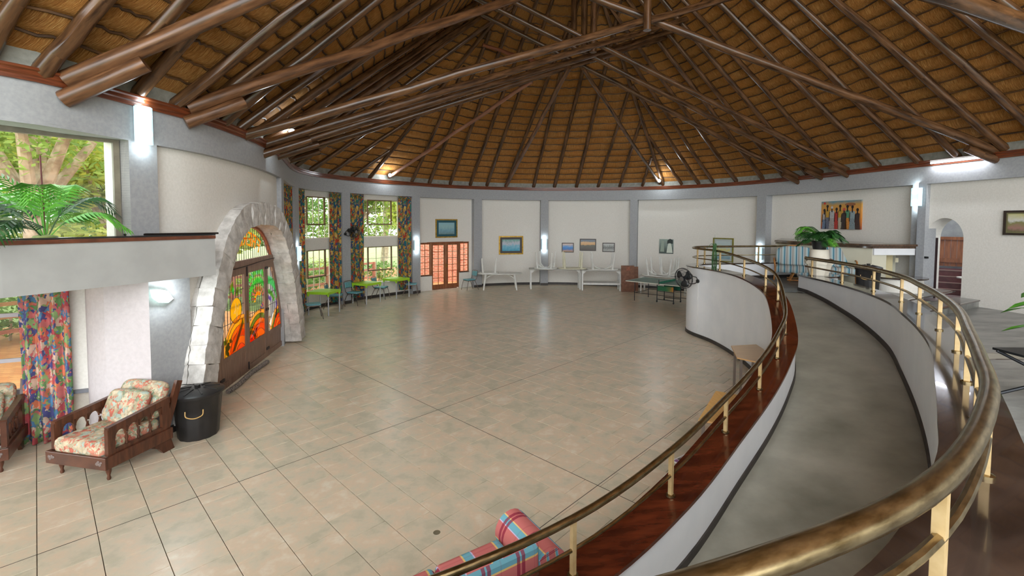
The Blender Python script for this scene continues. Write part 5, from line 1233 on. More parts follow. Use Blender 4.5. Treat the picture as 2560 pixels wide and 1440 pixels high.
# ------------------------------------------------------------------ furniture by the ramp wall
lam = mat('laminate', (196, 170, 140), (206, 182, 152), .5, scale=3, stretch=(1, 10, 1)); lame = mat('laminate_edge', (190, 146, 92), None, .5); birch = mat('birch', (196, 150, 84), (208, 166, 102), .45, scale=4, stretch=(10, 1, 1)); legg = mat('grey_leg', (140, 128, 120), None, .4, .4)
def poly_table(name, label, pts, h, m, em, lpts):
    c = sum((Vector(p) for p in pts), Vector((0, 0))) / len(pts); t = thing(name, label, 'table', (c.x, c.y, 0)); P = [(p[0] - c.x, p[1] - c.y, 0) for p in pts]
    mb = MB(); mb.prism(P, (0, 0, h - .022), (0, 0, h - .0005)); mb.build('edge', em, t); mb = MB(); mb.prism([(x * .995, y * .995, 0) for x, y, z in P], (0, 0, h - .01), (0, 0, h)); mb.build('tabletop', m, t)
    for q in lpts: mb = MB(); x, y = q[0] - c.x, q[1] - c.y; mb.box(x - .016, x + .016, y - .016, y + .016, 0, h - .02); mb.build('leg', legg, t)
poly_table('trapezoid_table', 'beige trapezoid table standing on the hall floor against the ramp wall', [(3.99, 8.23), (4.50, 8.33), (4.46, 8.0), (4.06, 7.14), (3.74, 7.5)], .73, lam, lame, [(4.03, 8.16), (4.40, 8.24), (4.06, 7.24), (3.82, 7.52)])
poly_table('narrow_table', 'light birch topped narrow table pushed against the ramp wall', [(2.14, 5.14), (2.74, 6.04), (2.97, 5.9), (2.36, 5.05)], .71, birch, lame, [(2.21, 5.17), (2.75, 5.96), (2.9, 5.86), (2.36, 5.11)])
def mag(label, P, rz, w, h, seed, tz):
    t = thing('magazine', label, 'magazine', P, rz, 'magazines by the ramp wall'); m = MB(); m.box(-w / 2, w / 2, -h / 2, h / 2, 0, .006); m.build('pages', mat('paper', (226, 224, 222), None, .5), t)
    m = MB(); m.box(-w / 2 + .02, w / 2 - .02, -h / 2 + .09, h / 2 - .06, .006, .0066); m.build('cover_photo', mat('cover_%d' % seed, (40, 34, 38), (190, 170, 170), .4, scale=14 + seed, lo=.45, hi=.6), t)
    m = MB(); m.box(-w / 2 + .02, w / 2 - .06, -h / 2 + .02, -h / 2 + .08, .006, .0066); m.build('cover_strip', mat('strip_%d' % seed, (140, 90, 140) if seed == 1 else (150, 160, 166), None, .4), t)
mag('magazine with dark cover photo and purple strip, on top', (2.17, 5.56, .0005), -.95, .21, .29, 1, 0); mag('pale magazine partly covered, nearest the camera', (1.95, 5.24, .0005), -.75, .21, .29, 2, 0)
# plaid sofa
def plaid():
    t = NT('plaid'); tc = t.n('ShaderNodeTexCoord'); sp = t.n('ShaderNodeSeparateXYZ'); t.l(tc.outputs['UV'], sp.inputs[0])
    def st(ax, stops): f = t.math('FRACT', t.math('MULTIPLY', sp.outputs[ax], 3.6)); return t.ramp(f, stops, 'CONSTANT')
    base, mar, blu, yel, lav = (196, 112, 108), (136, 26, 60), (110, 168, 184), (222, 190, 120), (196, 180, 210)
    a = st('X', [(0, base), (.42, yel), (.47, blu), (.72, lav), (.76, base)]); b = st('Y', [(0, base), (.2, mar), (.32, base), (.36, mar), (.48, base), (.7, mar), (.78, base)])
    wht, blc = (255, 255, 255), (0, 0, 0); k = st('Y', [(0, blc), (.2, wht), (.3, blc), (.35, wht), (.45, blc), (.72, (120, 120, 120)), (.76, blc)]); t.col(t.mix(t.math('MULTIPLY', k, .8), a, mar)); t.set(.85, 0, .2); return t.m
pl = plaid(); f_ = Vector((-.616, .787)); so_ = thing('plaid_sofa', 'red and blue plaid sofa backed against the ramp wall below the camera', 'sofa', (-.36, 2.96, 0), math.atan2(.84, -.54) - math.pi / 2)
# local +y = facing hall, local +x = towards the ramp end of the sofa
def rollarm(x, y0, y1, zc2, r):
    P = []; n = 18
    for k in range(n + 1): a = math.radians(-60 + 300 * k / n); P.append((x + r * math.cos(a), zc2 + r * math.sin(a)))
    P = [(x + r * .6, .08)] + P + [(x - r * .8, .08)]; mb = MB(); rows = [[(px, yy, pz) for px, pz in P + [P[0]]] for yy in (y0, y0 + .02, (y0 + y1) / 2, y1 - .02, y1)]; uv = []; 
    for yy in (y0, y0 + .02, (y0 + y1) / 2, y1 - .02, y1): uv.append([(k * .06, yy) for k in range(len(P) + 1)])
    mb.grid(rows, uv); w_2 = len(P) + 1; mb.f.append(tuple(range(w_2 - 1))); mb.f.append(tuple(range(4 * w_2, 4 * w_2 + w_2 - 1))[::-1]); return mb
rollarm(.72, -.1, .46, .40, .15).build('arm', pl, so_); rollarm(-.72, -.1, .46, .40, .15).build('arm', pl, so_)
uvcube(rbox(-.58, .0, -.02, .42, .22, .40, .05)).build('seat_cushion', pl, so_); uvcube(rbox(.0, .58, -.02, .42, .22, .40, .05)).build('seat_cushion', pl, so_)
uvcube(rbox(-.62, .62, -.1, .38, .06, .27, .02)).build('base', pl, so_); uvcube(rbox(-.62, .62, -.13, .02, .1, .66, .06)).build('backrest', pl, so_)

# ------------------------------------------------------------------ landing: bar counter, settee, plants
cw = mat('counter_cream', (196, 192, 170), (204, 200, 180), .6, scale=2); ctop = mat('counter_top', (58, 40, 30), (96, 72, 54), .18, scale=3, stretch=(6, 1, 1), coat=.3)
Ac, Bc, Cc = Vector((8.12, 14.1)), Vector((9.16, 11.62)), Vector((10.3, 11.66)); Dc, Ec = Vector((10.0, 14.2)), Vector((9.35, 15.9))
bar = thing('bar_counter', 'tall cream boxed-in bar counter with moulded dark timber top behind the settee', 'counter', (9.2, 13, UP)); off = -Vector((9.2, 13, UP))
def pr(pts, z0, z1): return MB().prism([(p.x, p.y, 0) for p in pts], (0, 0, z0), (0, 0, z1)).shift(off)
Bi = Bc + Vector((.42, .28)); pr([Ac + Vector((.06, 0)), Bc + Vector((.05, .07)), Bc + Vector((.42, .07)), Bi + Vector((0, .25)), Cc + Vector((-.0, .6)), Dc, Ec], .02, 2.33).build('body', cw, bar)
pr([Ac, Bc, Cc, Dc, Ec], 2.325, 2.375).build('counter_moulding', ctop, bar); pr([Ac + Vector((-.03, 0)), Bc + Vector((-.04, -.05)), Cc + Vector((0, -.05)), Dc, Ec], 2.38, 2.43).build('counter_top', ctop, bar)
m = MB(); m.bar((Bc.x + .06, Bc.y + .05, 2.24), (Cc.x, Cc.y + .05, 2.24), .06, .17); m.shift(off).build('fascia', wallwhite, bar)
m = MB(); m.bar((Bi.x - .02, Bi.y + .235, 1.75), (Bi.x + .5, Bi.y + .20, 1.75), .02, 1.0); m.shift(off).build('yellow_panel', mat('yellow_panel', (206, 192, 150), None, .6), bar)
sw = thing('light_switch', 'cream light switch on the grey wall under the bar top', 'switch', (10.12, 12.02, 2.0), 0); m = MB(); m.box(-.04, .04, -.012, 0, -.06, .06); m.build('plate', mat('switch_cream', (214, 206, 176), None, .5), sw); m = MB(); m.box(-.015, .015, -.018, -.012, -.02, .02); m.build('rocker', mat('switch_cream', (214, 206, 176)), sw)
lc = thing('low_counter', 'low white counter with round dark polished top beside the archway', 'counter', (9.2, 10.85, PITZ)); m = MB(); m.lathe([(.46, 0), (.46, .62)], 30); m.build('body', white, lc); m = MB(); m.lathe([(.53, .62), (.54, .635), (.53, .65)], 36); m.build('counter_top', capdark, lc)
rat = mat('rattan', (150, 96, 44), (182, 126, 66), .45, scale=12)
def striped():
    t = NT('blue_stripe'); tc = t.n('ShaderNodeTexCoord'); sp = t.n('ShaderNodeSeparateXYZ'); t.l(tc.outputs['Object'], sp.inputs[0]); f = t.math('FRACT', t.math('MULTIPLY', sp.outputs['X'], 7.0))
    t.col(t.ramp(f, [(0, (176, 182, 178)), (.22, (150, 148, 142)), (.45, (176, 184, 184)), (.62, (64, 116, 136)), (.8, (150, 180, 188))], 'CONSTANT')); t.set(.9, 0, .1); return t.m
stp = striped(); st_ = thing('rattan_settee', 'rattan two-seat settee with blue striped throw-covered cushions on the landing', 'settee', (8.22, 12.45, UP), face(-.50, -.87))
# local +y = front
for sx in (-1, 1):
    m = rbox(-.44, .44, -.3, .36, .30, .44, .06); m.shift((sx * .44, 0, 0)); m.build('seat_cushion', stp, st_)
    m = cushion(.46, .3, .085, .07, 3.2); m.xf(Matrix.Translation((sx * .44, -.30, .66)) @ Matrix.Rotation(.28, 4, 'X')); m.build('back_cushion', stp, st_)
    m = MB(); m.tube(catmull([(sx * .92, .3, .02), (sx * .9, .28, .35), (sx * .93, .2, .58), (sx * .93, -.2, .6), (sx * .9, -.42, .5)], 5), .022, 8); m.build('arm', rat, st_)
    for q in (-.35, .2): m = MB(); m.tube([(sx * .55, q, 0), (sx * .42, q, .3)], .022, 8); m.build('leg', rat, st_)
    P = [(sx * (.03 + .87 * k / 12), -.43 - .03 * math.sin(math.pi * k / 12), .52 + .44 * math.sin(math.pi * (k / 12)) ** .45) for k in range(13)]; m = MB(); m.tube(P, .02, 8); m.build('back_arch', rat, st_)
    for k in range(1, 9): x = sx * (.1 + .09 * k); zt = .52 + .44 * math.sin(math.pi * ((.1 + .09 * k - .03) / .87)) ** .45; m = MB(); m.tube([(x, -.43, .42), (x, -.455, zt)], .006, 6); m.build('spindle', rat, st_)
m = MB(); m.tube([(-.9, -.3, .29), (.9, -.3, .29), (.9, .3, .29), (-.9, .3, .29)], .02, 8, closed=True); m.build('seat_rail', rat, st_); m = MB(); m.tube([(-.6, -.35, .04), (.6, -.35, .04), (.6, .25, .04), (-.6, .25, .04)], .018, 8, closed=True); m.build('floor_rail', rat, st_)
m = MB(); rows = [[(x / 20 * .88 * 2 - .88 if False else -.88 + 1.76 * x / 20, .35 + .03 * math.sin(math.pi * x / 20), z + .012 * math.sin(x * 2.1)) for x in range(21)] for z in (.42, .33, .25)]; m.grid(rows); o = m.build('throw_fringe', stp, st_); sl = o.modifiers.new('thickness', 'SOLIDIFY'); sl.thickness = .01
# planter box with palm on the rounded wall end
pt = thing('scalloped_planter', 'white octagonal planter with scalloped brown rim on the gallery wall end', 'planter', (pe.x, pe.y, RCAP + .003)); m = MB(); m.lathe([(.20, 0), (.25, .2), (.285, .36)], 8); m.build('body', mat('planter_white', (226, 220, 204), (214, 206, 188), .6, scale=5), pt, angle=15)
m = MB(); m.lathe([(.262, .30), (.292, .37), (.26, .385), (.20, .36)], 8); m.build('rim', mat('planter_brown', (92, 62, 46), None, .6), pt, angle=15)
for k in range(8):
    a0, a1 = 2 * math.pi * k / 8, 2 * math.pi * (k + 1) / 8; A_, B_ = Vector((math.cos(a0), math.sin(a0), 0)), Vector((math.cos(a1), math.sin(a1), 0)); m = MB(); P = [A_ * .272 + Vector((0, 0, .25)), B_ * .272 + Vector((0, 0, .25))]; 
    for q in range(9): t_ = 1 - q / 8; P.append(A_.lerp(B_, t_) * .293 + Vector((0, 0, .31 + .055 * math.sin(math.pi * q / 8))))
    n_ = ((A_ + B_) / 2).normalized(); m.prism(P, n_ * .0, n_ * .012); m.build('scallop', MATS['planter_white'], pt)
m = MB(); m.lathe([(.21, .36), (.19, .58), (.2, .6)], 20); m.build('inner_drum', MATS['planter_white'], pt)
leafd = mat('palm_dark', (26, 62, 28), (48, 96, 44), .4, scale=6); leafl = mat('palm_light', (70, 140, 40), (104, 176, 60), .45, scale=6); stemm = mat('palm_stem', (96, 120, 60), (140, 150, 90), .6)
def frond(path, ln, n, m, wid=.02, droop=.3, start=.25):
    P = catmull(path, 8); mb = MB(); mb.tube(P, [.007 * (1 - .7 * k / len(P)) for k in range(len(P))], 5); N = len(P)
    for k in range(n):
        f = start + (1 - start) * (k + 1) / n; i = min(N - 2, int(f * (N - 1))); p = P[i]; t = (P[i + 1] - P[max(i - 1, 0)]).normalized(); sd_ = t.cross(Vector((0, 0, 1)))
        if sd_.length < .1: sd_ = Vector((1, 0, 0))
        sd_.normalize(); L_ = ln * (math.sin(math.pi * (.15 + .85 * f * .98)) * .8 + .25)
        for sg in (-1, 1):
            d = (t * .75 + sd_ * sg * .8).normalized(); w = t * wid * .5; q1 = p + d * L_ * .5 - Vector((0, 0, droop * L_ * .15)); q2 = p + d * L_ - Vector((0, 0, droop * L_))
            mb.quad(p - w * .5, p + w * .5, q1 + w, q1 - w); mb.poly([q1 - w, q1 + w, q2])
    return mb
def palm(name, label, P, fronds, pot=None):
    t = thing(name, label, 'plant', P)
    for (az, el, L_, ln, m, dr) in fronds:
        d = Vector((math.cos(az), math.sin(az), 0)); pth = [Vector((0, 0, 0)), d * L_ * .25 + Vector((0, 0, L_ * .5 * el)), d * L_ * .62 + Vector((0, 0, L_ * .72 * el)), d * L_ + Vector((0, 0, L_ * (.72 * el - .28)))]
        frond(pth, ln, 26, m, .034, dr).build('frond', m, t)
    return t
pp = palm('potted_palm', 'dark green potted palm standing in the scalloped planter', (pe.x, pe.y, RCAP + .78), [(a, uni(.1, .9), uni(.42, .62), .24, leafd if k % 4 else leafl, .4) for k, a in enumerate([.3, 1.0, 1.7, 2.5, 3.1, 3.5, 3.9, 4.3, 4.7, 5.0, 5.4, 5.8, 2.0, 4.5, 3.3, 5.2])])
m = MB(); m.lathe([(.13, -.19), (.165, .0), (.175, .0), (.175, .02), (.15, .02), (.14, -.03), (.001, -.03)], 20); m.build('pot', blk, pp)
pw_ = palm('ledge_palm', 'tall green palm growing out of the planter ledge before the picture window', (-5.20, 5.10, 2.72), [(a, e, L_, .30, leafl if k % 3 == 0 else leafd if k % 3 == 1 else leafl, .45) for k, (a, e, L_) in enumerate([(.5, .6, .75), (1.2, 1.0, .7), (2.6, 1.1, .7), (3.6, 1.0, .8), (4.2, .7, .85), (4.6, 1.3, .75), (5.4, 1.2, .7), (5.0, .4, .8), (1.9, 1.5, .6), (2.2, .9, .7), (3.2, .8, .75)])])
m = MB(); m.lathe([(.10, -.02), (.14, .0), (.10, .06), (.001, .08)], 12); m.build('stem_base', stemm, pw_)
m = MB(); m.tube([(.0, 0, .0), (-.02, 0, .95)], .008, 6); m.build('support_cane', mat('cane', (90, 40, 36), None, .6), pw_)
ib = near(LP, Vector((5.07, 11.3, 0))); bb = LP[ib]; bm = thing('bamboo_stems', 'bundle of tied green bamboo stems leaning on the landing rail', 'plant', (bb.x - .04, bb.y, bb.z)); 
for k in range(9):
    a = k * .7; m = MB(); r_ = .05; m.tube(catmull([(r_ * math.cos(a), r_ * math.sin(a), 0), (r_ * 1.1 * math.cos(a + .5), r_ * math.sin(a + .5), .25), (r_ * .6 * math.cos(a + 1), r_ * .6 * math.sin(a + 1), .58 + .03 * (k % 3))], 5), .009, 6); m.build('stem', leafd, bm)
for a, L_ in ((2.6, .22), (.3, .12)): m = MB(); m.tube(catmull([(0, 0, .57), (L_ * .4 * math.cos(a), L_ * .4 * math.sin(a), .62), (L_ * math.cos(a), L_ * math.sin(a), .42)], 5), [.008, .008, .007, .007, .006, .006, .005, .004, .003, .002, .001], 5); m.build('leaf', leafd, bm)
m = MB(); m.tube([(0, 0, .58), (.0, 0, .86)], [.005, .001], 5); m.build('leaf', leafd, bm)
# plant on a folding stand at the right edge
ps = thing('plant_stand', 'black folding stand at the right edge of the gallery', 'stand', (4.75, 3.95, UP))
for (a, b) in (((-.38, -.22, 0), (.3, .2, .44)), ((.38, .2, 0), (-.3, -.2, .44)), ((-.38, .22, 0), (.3, -.2, .44)), ((.38, -.22, 0), (-.3, .2, .44))): MB().tube([a, b], .014, 7).build('leg', blk2, ps)
m = MB(); m.box(-.3, .3, -.24, .24, .44, .46); m.build('stand_top', blk2, ps)
pf = thing('leafy_plant', 'broad-leaved green pot plant cut off by the right edge', 'plant', (4.78, 3.95, UP + .46)); m = MB(); m.lathe([(.09, 0), (.12, .16), (.1, .16), (.001, .13)], 16); m.build('pot', mat('terracotta', (150, 84, 56), None, .8), pf)
for k in range(14):
    a = k * 2.4; r_ = .1 + .17 * (k % 4) / 3; z = .2 + .028 * k; d = Vector((math.cos(a), math.sin(a), 0)); sd_ = Vector((-d.y, d.x, 0)); m = MB(); p0 = Vector((0, 0, .14)); c_ = d * r_ + Vector((0, 0, z)); m.tube([p0, d * r_ * .6 + Vector((0, 0, z * .8)), c_], .004, 5)
    m.poly([c_, c_ + d * .05 + sd_ * .055, c_ + d * .13 + sd_ * .04 - Vector((0, 0, .03)), c_ + d * .2 - Vector((0, 0, .08)), c_ + d * .13 - sd_ * .04 - Vector((0, 0, .03)), c_ + d * .05 - sd_ * .055]); m.build('leaf', leafl, pf)
# passage behind the arch
pm = ev((ar0 + ar1) / 2, .3); dr = Vector((ray(2365, HOR).x, ray(2365, HOR).y)).normalized(); sdv = Vector((dr.y, -dr.x))
psg = struct('wall_passage', 'plastered passage beyond the gallery archway'); g2 = mat('passage_grey', (140, 142, 148), (156, 158, 162), .7)
def pt3(a, b, z): q = pm + dr * a + sdv * b; return Vector((q.x, q.y, z))
m = MB(); m.quad(pt3(-.1, -.62, 1.0), pt3(3.6, -.75, 1.0), pt3(3.6, -.75, 4), pt3(-.1, -.62, 4)); m.quad(pt3(-.1, .75, 1.0), pt3(3.6, 1.1, 1.0), pt3(3.6, 1.1, 4), pt3(-.1, .75, 4)); m.build('passage_wall', g2, psg)
m = MB(); m.hexa([pt3(.9, -.7, 2.62), pt3(1.0, -.7, 2.62), pt3(1.0, .9, 2.62), pt3(.9, .9, 2.62), pt3(.9, -.7, 3.3), pt3(1.0, -.7, 3.3), pt3(1.0, .9, 3.3), pt3(.9, .9, 3.3)]); m.hexa([pt3(.9, -.7, 1), pt3(1.0, -.7, 1), pt3(1.0, -.30, 1), pt3(.9, -.30, 1), pt3(.9, -.7, 2.7), pt3(1.0, -.7, 2.7), pt3(1.0, -.30, 2.7), pt3(.9, -.30, 2.7)]); m.build('passage_lintel', g2, psg)
m = MB(); m.quad(pt3(-.5, -.9, PITZ + .002), pt3(3.6, -.9, PITZ + .002), pt3(3.6, 1.2, PITZ + .002), pt3(-.5, 1.2, PITZ + .002)); m.build('passage_floor', mat('floor_pinkgrey', (110, 92, 92), (130, 112, 110), .4, scale=5), psg)
m = MB(); m.quad(pt3(3.3, -1, .9), pt3(3.3, 1.3, .9), pt3(3.3, 1.3, 4), pt3(3.3, -1, 4)); m.build('passage_end', g2, psg)
redst = mat('red_step', (82, 38, 42), (104, 52, 54), .4)
for k in range(4):
    m = MB(); z = PITZ + .15 * (k + 1); a0 = 1.35 + .27 * k; c8 = [pt3(a0, -.75, PITZ), pt3(3.0, -.75, PITZ), pt3(3.0, 1, PITZ), pt3(a0, 1, PITZ)]; m.hexa(c8 + [Vector((p.x, p.y, z)) for p in c8]); m.build('step', redst, psg); m = MB(); m.bar(pt3(a0, -.75, z), pt3(a0, 1, z), .03, .02); m.build('step_nosing', mat('nosing_pale', (150, 130, 120), None, .5), psg)
wd3 = struct('door_3', 'ledged wooden door at the top of the red steps'); m = MB(); bw = .13
for k in range(9): m = MB(); b0 = -.22 + bw * k; m.hexa([pt3(2.62, b0 + .003, 1.74), pt3(2.65, b0 + .003, 1.74), pt3(2.65, b0 + bw - .003, 1.74), pt3(2.62, b0 + bw - .003, 1.74), pt3(2.62, b0 + .003, 3.1), pt3(2.65, b0 + .003, 3.1), pt3(2.65, b0 + bw - .003, 3.1), pt3(2.62, b0 + bw - .003, 3.1)]); m.build('plank', teak, wd3)
for z in (1.85, 2.5): m = MB(); m.hexa([pt3(2.59, -.22, z), pt3(2.62, -.22, z), pt3(2.62, .95, z), pt3(2.59, .95, z), pt3(2.59, -.22, z + .12), pt3(2.62, -.22, z + .12), pt3(2.62, .95, z + .12), pt3(2.59, .95, z + .12)]); m.build('ledge_board', teak, wd3)
d4 = struct('door_4', 'dark door leaf folded back against the archway jamb'); j0 = ev(ar0, .02); m = MB(); m.hexa([V3(ev(ar0 - .05, .02), PITZ), V3(ev(ar0 + .04, .02), PITZ), V3(ev(ar0 + .04, .45), PITZ), V3(ev(ar0 - .05, .45), PITZ)] + [V3(ev(ar0 - .05, .02), 2.6), V3(ev(ar0 + .04, .02), 2.6), V3(ev(ar0 + .04, .45), 2.6), V3(ev(ar0 - .05, .45), 2.6)]); m.build('leaf', mat('door_dark', (44, 26, 26), None, .35), d4)
q = ev(ar0 + .09, .04); m = MB(); m.box(q.x - .03, q.x + .03, q.y - .03, q.y + .03, 2.08, 2.13); m.build('door_handle', blk, d4)
rt = thing('round_side_table', 'small white round table half visible inside the archway', 'table', tuple(pt3(1.0, .42, PITZ))); m = MB(); m.lathe([(.001, .5), (.26, .5), (.26, .53), (.001, .53)], 24); m.build('tabletop', wpl, rt); m = MB(); m.lathe([(.14, 0), (.04, .05), (.035, .5)], 12); m.build('pedestal', mahog, rt)
# stick on the ledge and clips along its edge
q = bf[-1]; so2 = thing('curtain_pole', 'thin dark pole lying on the end of the planter ledge', 'pole', (q.x - .25, q.y - .1, 2.775)); MB().tube([(-.35, -.75, .0), (.28, .13, .0)], .014, 8).build('pole', mat('ledge_black', (30, 28, 28)), so2)
# ------------------------------------------------------------------ outside
grd = mat('ground_green', (92, 110, 50), (130, 150, 80), .9, scale=3); pav = mat('brick_paving', (196, 134, 84), (214, 156, 104), .8, scale=2)
g = MB(); g.poly([(-60, -20, -.25), (60, -20, -.25), (60, 70, -.25), (-60, 70, -.25)]); tag(g.build('ground', grd), 'sloping green ground outside the hall', None, None, 'structure')
paving = struct('paving', 'orange brick paving outside the entrance')
def pav_mat():
    t = NT('brick_paver'); b = t.n('ShaderNodeTexBrick'); t.l(t.coord('Object', (1, 1, 1)), b.inputs['Vector']); b.inputs['Scale'].default_value = 1.0; b.inputs['Brick Width'].default_value = .22; b.inputs['Row Height'].default_value = .11; b.inputs['Mortar Size'].default_value = .006
    b.inputs['Color1'].default_value = (*lin((206, 146, 92)), 1); b.inputs['Color2'].default_value = (*lin((190, 124, 76)), 1); b.inputs['Mortar'].default_value = (*lin((150, 110, 70)), 1); t.l(b.outputs['Color'], t.b.inputs['Base Color']); t.set(.85); return t.m
pvm = pav_mat(); m = MB(); m.box(-14, -5.0, -2, 15, -.2, -.03); m.build('paver_bed', pvm, paving); m = MB(); m.box(-9, 8, 19.5, 30, -.22, -.06); m.build('paver_bed', pvm, paving)
# brick wall behind the french doors
def brick_mat():
    t = NT('red_brick'); b = t.n('ShaderNodeTexBrick'); t.l(t.coord('Object', (1, 1, 1)), b.inputs['Vector']); b.inputs['Scale'].default_value = 1; b.inputs['Brick Width'].default_value = .24; b.inputs['Row Height'].default_value = .085; b.inputs['Mortar Size'].default_value = .01
    b.inputs['Color1'].default_value = (*lin((190, 100, 74)), 1); b.inputs['Color2'].default_value = (*lin((206, 128, 100)), 1); b.inputs['Mortar'].default_value = (*lin((206, 190, 170)), 1); t.l(b.outputs['Color'], t.b.inputs['Base Color']); t.set(.85); return t.m
bw_ = struct('wall_brick_outside', 'red brick yard wall seen through the french doors'); pA, pB = Vector((-4.7, 22.4)), Vector((.2, 23.9)); d = pB - pA; m = MB(); m.box(0, d.length, 0, .2, -.3, .0); 
m = MB(); P8 = [(0, -.25, 0), (d.length, -.25, 0), (d.length, 2.9, 0), (0, 2.9, 0)]; m.prism(P8, (0, 0, 0), (0, 0, -.2)); o = m.build('brick_face', brick_mat(), bw_); o.matrix_local = Matrix.Translation((pA.x, pA.y, 0)) @ Matrix.Rotation(math.atan2(d.y, d.x), 4, 'Z') @ Matrix.Rotation(math.pi / 2, 4, 'X')
# timber deck railings
railm = mat('rail_red', (150, 92, 74), (176, 116, 94), .6); 
def fence(label, A, B, n, h, zs):
    t = thing('deck_railing', label, 'railing', (A[0], A[1], -.1)); a = Vector((0, 0, 0)); b = Vector((B[0] - A[0], B[1] - A[1], 0))
    for k in range(n + 1): p = a.lerp(b, k / n); m = MB(); m.box(p.x - .06, p.x + .06, p.y - .06, p.y + .06, 0, h); m.build('post', railm, t)
    for z in zs: m = MB(); m.bar(a + Vector((0, 0, z)), b + Vector((0, 0, z)), .05, .09); m.build('rail', railm, t)
fence('reddish timber deck railing outside the niche window and arch doors', (-13.5, 6), (-10.2, 14.5), 6, 1.15, (.45, .8, 1.1)); fence('reddish timber deck railing outside the small-paned windows', (-10.2, 14.5), (-6.5, 21.5), 6, 1.15, (.45, .8, 1.1))
# trees and shrubs
def leaf_mat(name, c1, c2, tr=.45):
    t = NT(name); f = t.noise(t.coord('Object'), 1.7, 4, .6); g = t.n('ShaderNodeNewGeometry'); c = t.ramp(t.math('ADD', t.math('MULTIPLY', f, .6), t.math('MULTIPLY', g.outputs['Random Per Island'], .4)), [(.3, c1), (.7, c2)]); t.col(c); t.set(.5, 0, .3)
    tl = t.n('ShaderNodeBsdfTranslucent'); t.l(c, tl.inputs[0]); mx = t.n('ShaderNodeMixShader'); mx.inputs[0].default_value = tr; t.l(t.b.outputs[0], mx.inputs[1]); t.l(tl.outputs[0], mx.inputs[2]); t.l(mx.outputs[0], t.out.inputs[0]); return t.m
LM = [leaf_mat('leaves_mid', (110, 146, 66), (168, 196, 104)), leaf_mat('leaves_yellow', (160, 176, 76), (214, 218, 120)), leaf_mat('leaves_dark', (84, 124, 60), (136, 168, 90))]
bark = mat('bark_pale', (150, 128, 108), (206, 186, 164), .9, scale=5, bump=.4)
def crown(centers, n, sz):
    m = MB()
    for k in range(n):
        c, r = random.choice(centers); d = Vector((random.gauss(0, 1), random.gauss(0, 1), random.gauss(0, 1))).normalized() * (r * (.45 + .55 * rnd() ** .5)); p = c + Vector((d.x, d.y, d.z * .8))
        a = Vector((uni(-1, 1), uni(-1, 1), uni(-.6, .6))).normalized(); b = a.cross(Vector((uni(-1, 1), uni(-1, 1), 1))).normalized(); s = sz * uni(.7, 1.3)
        m.quad(p - a * s, p - b * s * .4, p + a * s, p + b * s * .4)
    return m
def tree(label, P, h, spread, n, lm, sz=.11, branches=5, r=.22, low=.35):
    t = thing('tree', label, 'tree', P, 0, 'trees around the hall'); cs = []
    m = MB(); top = Vector((uni(-.4, .4), uni(-.4, .4), h * .45)); m.tube(catmull([(0, 0, -.2), (uni(-.15, .15), uni(-.15, .15), h * .2), top], 5), [r * (1 - .045 * k) for k in range(11)], 9)
    for k in range(branches):
        a = 2 * math.pi * k / branches + uni(-.4, .4); e = top + Vector((math.cos(a) * spread * .7, math.sin(a) * spread * .7, h * uni(.2, .45))); mid = top.lerp(e, .5) + Vector((0, 0, -.15)); m.tube(catmull([top - Vector((0, 0, .3)), mid, e], 4), [r * .55, r * .5, r * .45, r * .4, r * .35, r * .3, r * .24, r * .18, r * .12], 7); cs.append((e, spread * .55)); cs.append((mid + Vector((0, 0, .2)), spread * .4))
    m.build('trunk', bark, t); cs.append((Vector((0, 0, h * .85)), spread * .6))
    for q in range(4): a = uni(0, 6.3); cs.append((Vector((math.cos(a) * spread * .6, math.sin(a) * spread * .6, h * low)), spread * .5))
    crown(cs, n, sz).build('foliage', lm, t); return t
tree('pale many-limbed tree filling the picture window', (-9.2, 9.0, 0), 7.5, 2.4, 5000, LM[0], .085, 7, .23, .6)
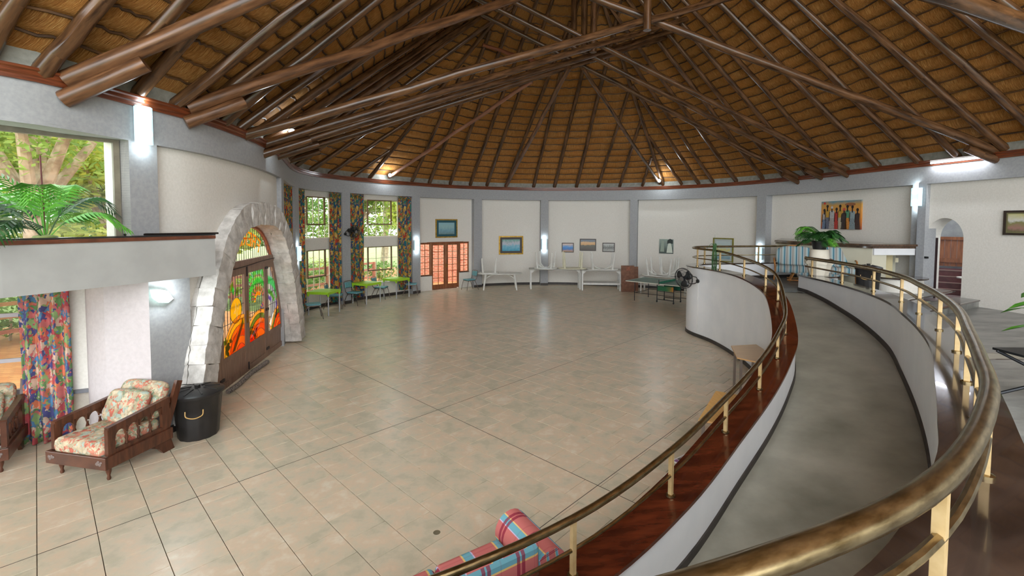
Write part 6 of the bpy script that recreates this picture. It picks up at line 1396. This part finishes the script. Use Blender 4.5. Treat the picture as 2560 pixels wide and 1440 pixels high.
TR = [((-14, 9.5), 8, 2.6, 2, 'broad dark tree beyond the picture window tree'), ((-14.6, 14.2), 8, 2.4, 0, 'leafy tree behind the deck railing outside the arch doors'), ((-11.6, 17.4), 7, 2.0, 1, 'yellowish tree outside the window behind the nearest green table'), ((-10.6, 21.4), 7.5, 2.2, 0, 'green tree outside the window left of the wall fan'), ((-8.2, 24.6), 7, 2.0, 0, 'green tree outside the window right of the wall fan'),
      ((-13, 26.5), 9, 3, 2, 'dark tall tree farthest behind the small-paned windows'), ((-16.5, 20), 9, 3, 2, 'dark tree far off behind the yellowish tree'), ((-10.4, 12.0), 6, 2.0, 1, 'slim yellow-green tree just outside the arch doors'), ((-13.2, 4.6), 8, 2.2, 0, 'tree at the far left beyond the paving'), ((-4.6, 27.5), 7, 2.0, 1, 'yellow-green tree near the brick yard wall'), ((-20, 11.5), 10, 3.4, 2, 'tall dark tree at the very back on the left')]
for (p, h, s, k, lab) in TR: tree(lab, (*p, 0), h, s, 8000, LM[k], .125, 5, .2)
for k, (x, y) in enumerate([(-26, 14), (-25, 20.5), (-22, 27), (-17, 33), (-9.5, 34), (-27, 7)]):
    tree(['far tall tree behind the arch doors', 'far tall tree second from the arch doors', 'far tall tree in line with the nearest green table', 'far tall tree in line with the wall fan', 'far tall tree in line with the french doors', 'far tall tree seen through the picture window'][k], (x, y, 0), 10, 3.4, 8000, LM[k % 3], .25, 5, .3)
def shrub(label, P, r, n, lm):
    t = thing('shrub', label, 'shrub', (*P, -.1), 0, 'shrubs outside the windows'); crown([(Vector((uni(-r, r) * .5, uni(-r, r) * .5, r * .6)), r * .6) for _ in range(5)], n, .08).build('foliage', lm, t); m = MB(); m.tube([(0, 0, 0), (.05, 0, r * .6)], .03, 6); m.build('stem', bark, t)
for k, (x, y, r) in enumerate([(-10.8, 15.6, 1.1), (-9.9, 17.3, 1.0), (-8.9, 19.2, 1.1), (-7.9, 20.8, 1.0), (-11.6, 13.2, 1.1), (-12.4, 11.2, 1.2), (-13.2, 8.8, 1.2), (-9.2, 21.8, 1.2), (-6.6, 22.6, 1.0)]):
    shrub(['low bush behind the deck railing outside the nearest small-paned window', 'bush behind the railing, second along from the arch', 'bush behind the railing outside the window right of the fan', 'bush at the far end of the deck railing', 'bush beyond the railing straight outside the arch doors', 'bush beyond the railing at the near side of the arch doors', 'bush beyond the railing outside the niche window', 'tall bush behind the end of the railing', 'bush beside the brick yard wall'][k], (x, y), r, 900, LM[k % 3])
